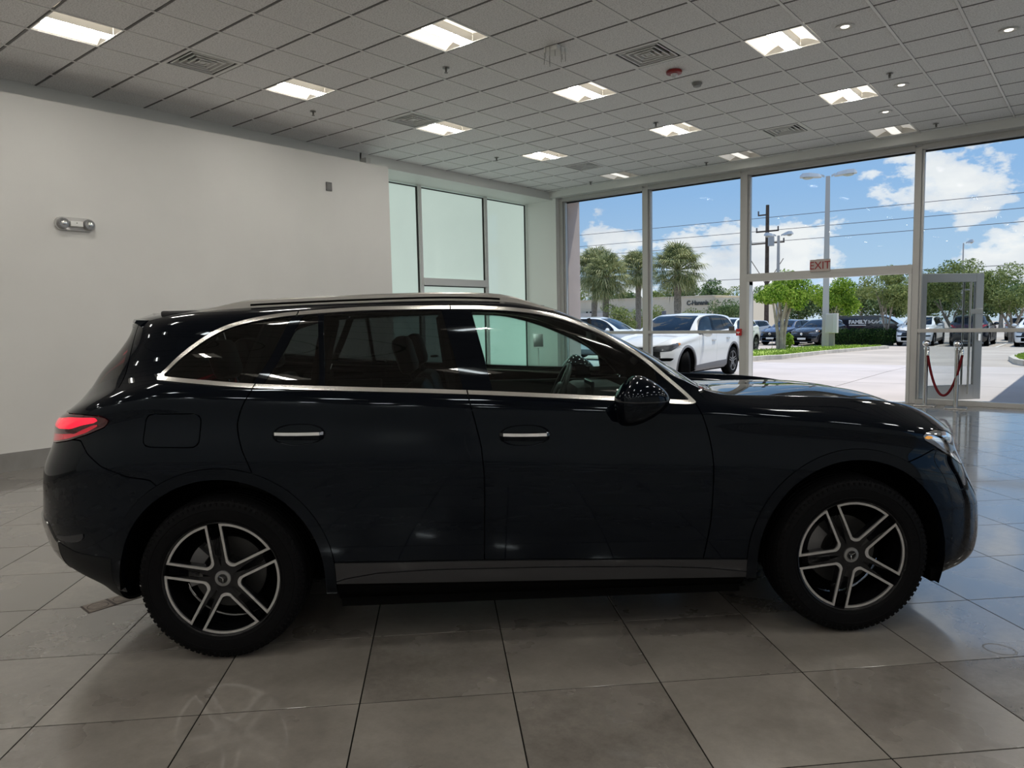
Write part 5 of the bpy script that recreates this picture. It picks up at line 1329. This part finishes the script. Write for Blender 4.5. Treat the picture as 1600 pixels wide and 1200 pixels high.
L2=lamp_post(-17.55,50,7.3,'distant twin headed lamp post right of the utility pole',2,.13,.6); L2.rotation_euler=(0,0,.2)
lamp_post(-9.5,70,7.5,'thin distant lamp post above the right hand trees',1,.07,.4); lamp_post(-4.95,60,3.0,'slim pale pole at the far right edge',1,.05,.2)
r=tag(empty('utility_box',(-10.95,39.15,zg(39))),'grey electrical cabinet fixed to the right of the tall lamp post','electrical box')
MB().bbox(-.30,-.16,.82,.26,.16,1.82,.02).build('cabinet',mat('cabinet_grey',(.55,.52,.50),.5),r); MB().bbox(-.26,-.175,.86,.05,-.16,1.78,.008).build('cabinet_door',mat('cabinet_door',(.50,.46,.44),.5),r); MB().box(-.14,-.1,0,.10,.1,.82).build('leg',mat('cabinet_leg',(.28,.25,.22),.7),r)
# ---- parked vehicles
CC=dict(GLC); Pc,Sc,_,_,_=build(CC,nu=(16,62,16),ns=3)
WP=mat('white_paint_car',(.88,.88,.87),.25,0,.5,.8); CLG=mat('grey_cladding',(.20,.20,.21),.6); CGL=glass('car_window_glass',(.10,.13,.17),1.0,.0,1.7)
HLW=mat('clear_headlight',(.20,.20,.21),.12,.4,.5,.8); WTRIM=mat('dark_trim',(.05,.05,.05),.4)
cm=dict(paint=WP,clad=CLG,trim=WTRIM,gf=CGL,tail=TDK,red=TRED2,red2=TRED2,amber=mat('amber_marker_mat',(.75,.28,.05),.3),head=HLW,lens=HLENS,grille=GRM,vent=WTRIM,lowtrim=CLG,cornerchrome=CHROME,plate=WHITE)
A_,sa,_,_=build_car('car',Pc,Sc,cm,False,'large white compact SUV parked close outside the second window','car','cars in the parking lot',(-8.47,16.98,-.02),-PI/2)
ALW=mat('alloy_silver',(.50,.50,.51),.3,.8); w2=make_wheel(mat('alloy_dark',(.09,.09,.095),.35,.5),ALW,0)
first=True
for x,y in ((1.444,-.80),(1.444,.80),(-1.444,-.80),(-1.444,.80)):
    o=w2 if first else copy_tree(w2); first=False; o.parent=A_; o.location=(x,y,WZ); o.rotation_euler=(0,.3,0 if y<0 else PI)
for sy in (-1,1):
    mm_=MB().add(*uvsphere((.50,sy*1.02,1.13),(.07,.13,.085),16,10)).build('side_mirror',WP,A_,True)
    for xh,zh in ((-.08,.95),(-1.03,.98)): MB().bbox(xh-.10,min(sy*.925,sy*.965),zh-.018,xh+.10,max(sy*.925,sy*.965),zh+.018,.012).build('door_handle',CHROME,A_)
MB().box(-1.7,-.55,.5,.7,.55,1.05).build('cabin_block',INTER,A_)
for y in (-.37,.37): MB().bbox(-.35,y-.2,.9,-.25,y+.2,1.42,.04).build('seat_back',INTER,A_)
BLUEP=mat('blue_paint_car',(.06,.09,.16),.2,0,.5,1.); BLK=mat('dark_paint_car',(.012,.014,.02),.15,0,.5,1.); SILP=mat('silver_paint_car',(.42,.43,.45),.25,.3,.5,.8)
def park(x,y,rz,label,paint=None,sc_=(1,1,1)):
    mp_={'white_paint_car':paint} if paint else None
    if paint: mp_['grey_cladding']=WTRIM
    o=copy_tree(A_,None,mp_); o.location=(x,y,zg(y)-.02); o.rotation_euler=(0,0,rz); o.scale=sc_; tag(o,label,'car','cars in the parking lot'); return o
park(-15.0,24.0,math.radians(8),'white SUV seen side on behind the first window mullion')
park(-14.0,32.95,-PI/2,'white SUV whose rear wheel shows between door post and tree')
park(-16.6,49.3,math.radians(-100),'blue grey SUV facing us, left of the bright tree trunk',BLUEP)
park(-19.6,49.6,math.radians(-98),'silver SUV mostly hidden behind the door post',SILP)
park(-14.35,48.4,math.radians(-99),'dark navy SUV facing us between tree trunk and lamp post',BLK)
park(-8.72,49.2,-PI/2,'white SUV facing us just left of the window mullion',None,(1,1.05,1.05))
park(-6.05,49.3,PI/2,'dark SUV seen from behind through the open glass door',BLK,(1,1.02,1.08))
park(-2.95,48.7,-PI/2,'pale SUV facing us at the far right edge',None,(1,1.05,1.0))
park(-4.4,58.5,PI/2,'small distant silver car right of the dark SUV',SILP,(.9,.95,.95))
park(-7.5,60.5,PI/2,'distant silver car behind the white SUV facing us',SILP,(.9,.95,.95))
A_.scale=(.925,.98,.985)
for o in A_.children:
    if o.name.startswith('wheel') and o.type=='EMPTY' and o.location.x>0: o.rotation_euler=(0,.3,(0 if o.location.y<0 else PI)+.60)
# black van with lettering
r=tag(empty('van',(-12.3,53.2,zg(53)-.02)),'black van with large white lettering, parked behind the clipped hedge','van')
prof=[(-2.35,.45),(-2.42,.9),(-2.36,1.35),(-2.15,1.72),(-1.9,1.80),(.6,1.80),(1.05,1.70),(1.75,1.20),(2.35,1.05),(2.5,.75),(2.45,.4),(1.9,.32),(-1.9,.32)]
bm=bmesh.new(); vs1=[bm.verts.new((x,-.95,z)) for x,z in prof]; fc=bm.faces.new(vs1); ex_=bmesh.ops.extrude_face_region(bm,geom=[fc]); bmesh.ops.translate(bm,verts=[q for q in ex_['geom'] if isinstance(q,bmesh.types.BMVert)],vec=(0,1.9,0)); bmesh.ops.recalc_face_normals(bm,faces=bm.faces[:]); bmesh.ops.bevel(bm,geom=bm.edges[:],offset=.06,segments=2,affect='EDGES'); me=bpy.data.meshes.new('body'); bm.to_mesh(me); bm.free(); me.materials.append(mat('van_black',(.012,.014,.022),.2,0,.5,.8)); link(bpy.data.objects.new('body',me),r)
Mv=frame_M((0,-.96,0),(1,0,0),(0,0,1),(0,-1,0))
for q in ([(-1.6,1.52),(-1.6,1.68),(-.45,1.70),(-.45,1.52)],[(-.35,1.52),(-.35,1.70),(.5,1.70),(.5,1.52)],[(.62,1.25),(.62,1.66),(1.0,1.62),(1.55,1.25)]):
    MB().prism(q,0,.012,Mv).build('side_window',mat('van_window',(.03,.045,.07),.06,0,.6) if q[0][0]<.5 else mat('van_window_front',(.30,.42,.44),.08),r)
MB().add([(1.12,-.8,1.68),(1.12,.8,1.68),(1.80,.85,1.22),(1.80,-.85,1.22)],[(0,1,2,3)]).build('windshield',mat('van_windshield',(.45,.55,.6),.08),r)
text('FAMILY',.335,.006,WHITE,r,frame_M((-.70,-.975,1.37),(1,0,0),(0,0,1),(0,-1,0)),'lettering',bold=.018,sx=1.05)
MB().prism([(-1.25,1.13),(-.20,1.13),(-.20,1.19),(-1.25,1.19)],0,.014,Mv).build('web_line',WHITE,r)
km=MB()
def stroke(a,b_,w_):
    a,b_=[(-.0+q[0]*.72,1.385+(q[1]-1.085)*.85) for q in (a,b_)]; w_*=.8
    d=Vector((b_[0]-a[0],b_[1]-a[1])); n=Vector((-d.y,d.x)).normalized()*w_/2; km.prism([(a[0]-n.x,a[1]-n.y),(b_[0]-n.x,b_[1]-n.y),(b_[0]+n.x,b_[1]+n.y),(a[0]+n.x,a[1]+n.y)],.003,.016,Mv)
for a,b_ in (((-.02,.95),(-.02,1.22)),((-.02,.99),(.34,1.22)),((.16,1.10),(.40,.95)),((.40,.95),(.62,1.20)),((.62,1.22),(.62,.95)),((.62,.96),(.98,1.21)),((.98,1.21),(1.14,.95))): stroke(a,b_,.085)
km.build('lettering',WHITE,r)
for x in (-1.5,1.55): MB().lathe([(0,.12),(.2,.12),(.22,.1),(.34,.1),(.34,-.1),(0,-.1)],28,'y',Matrix.Translation((x,-.88,.34))).lathe([(0,.12),(.2,.12),(.22,.1),(.34,.1),(.34,-.1),(0,-.1)],28,'y',Matrix.Translation((x,.88,.34))).build('wheel',RUBBER,r)
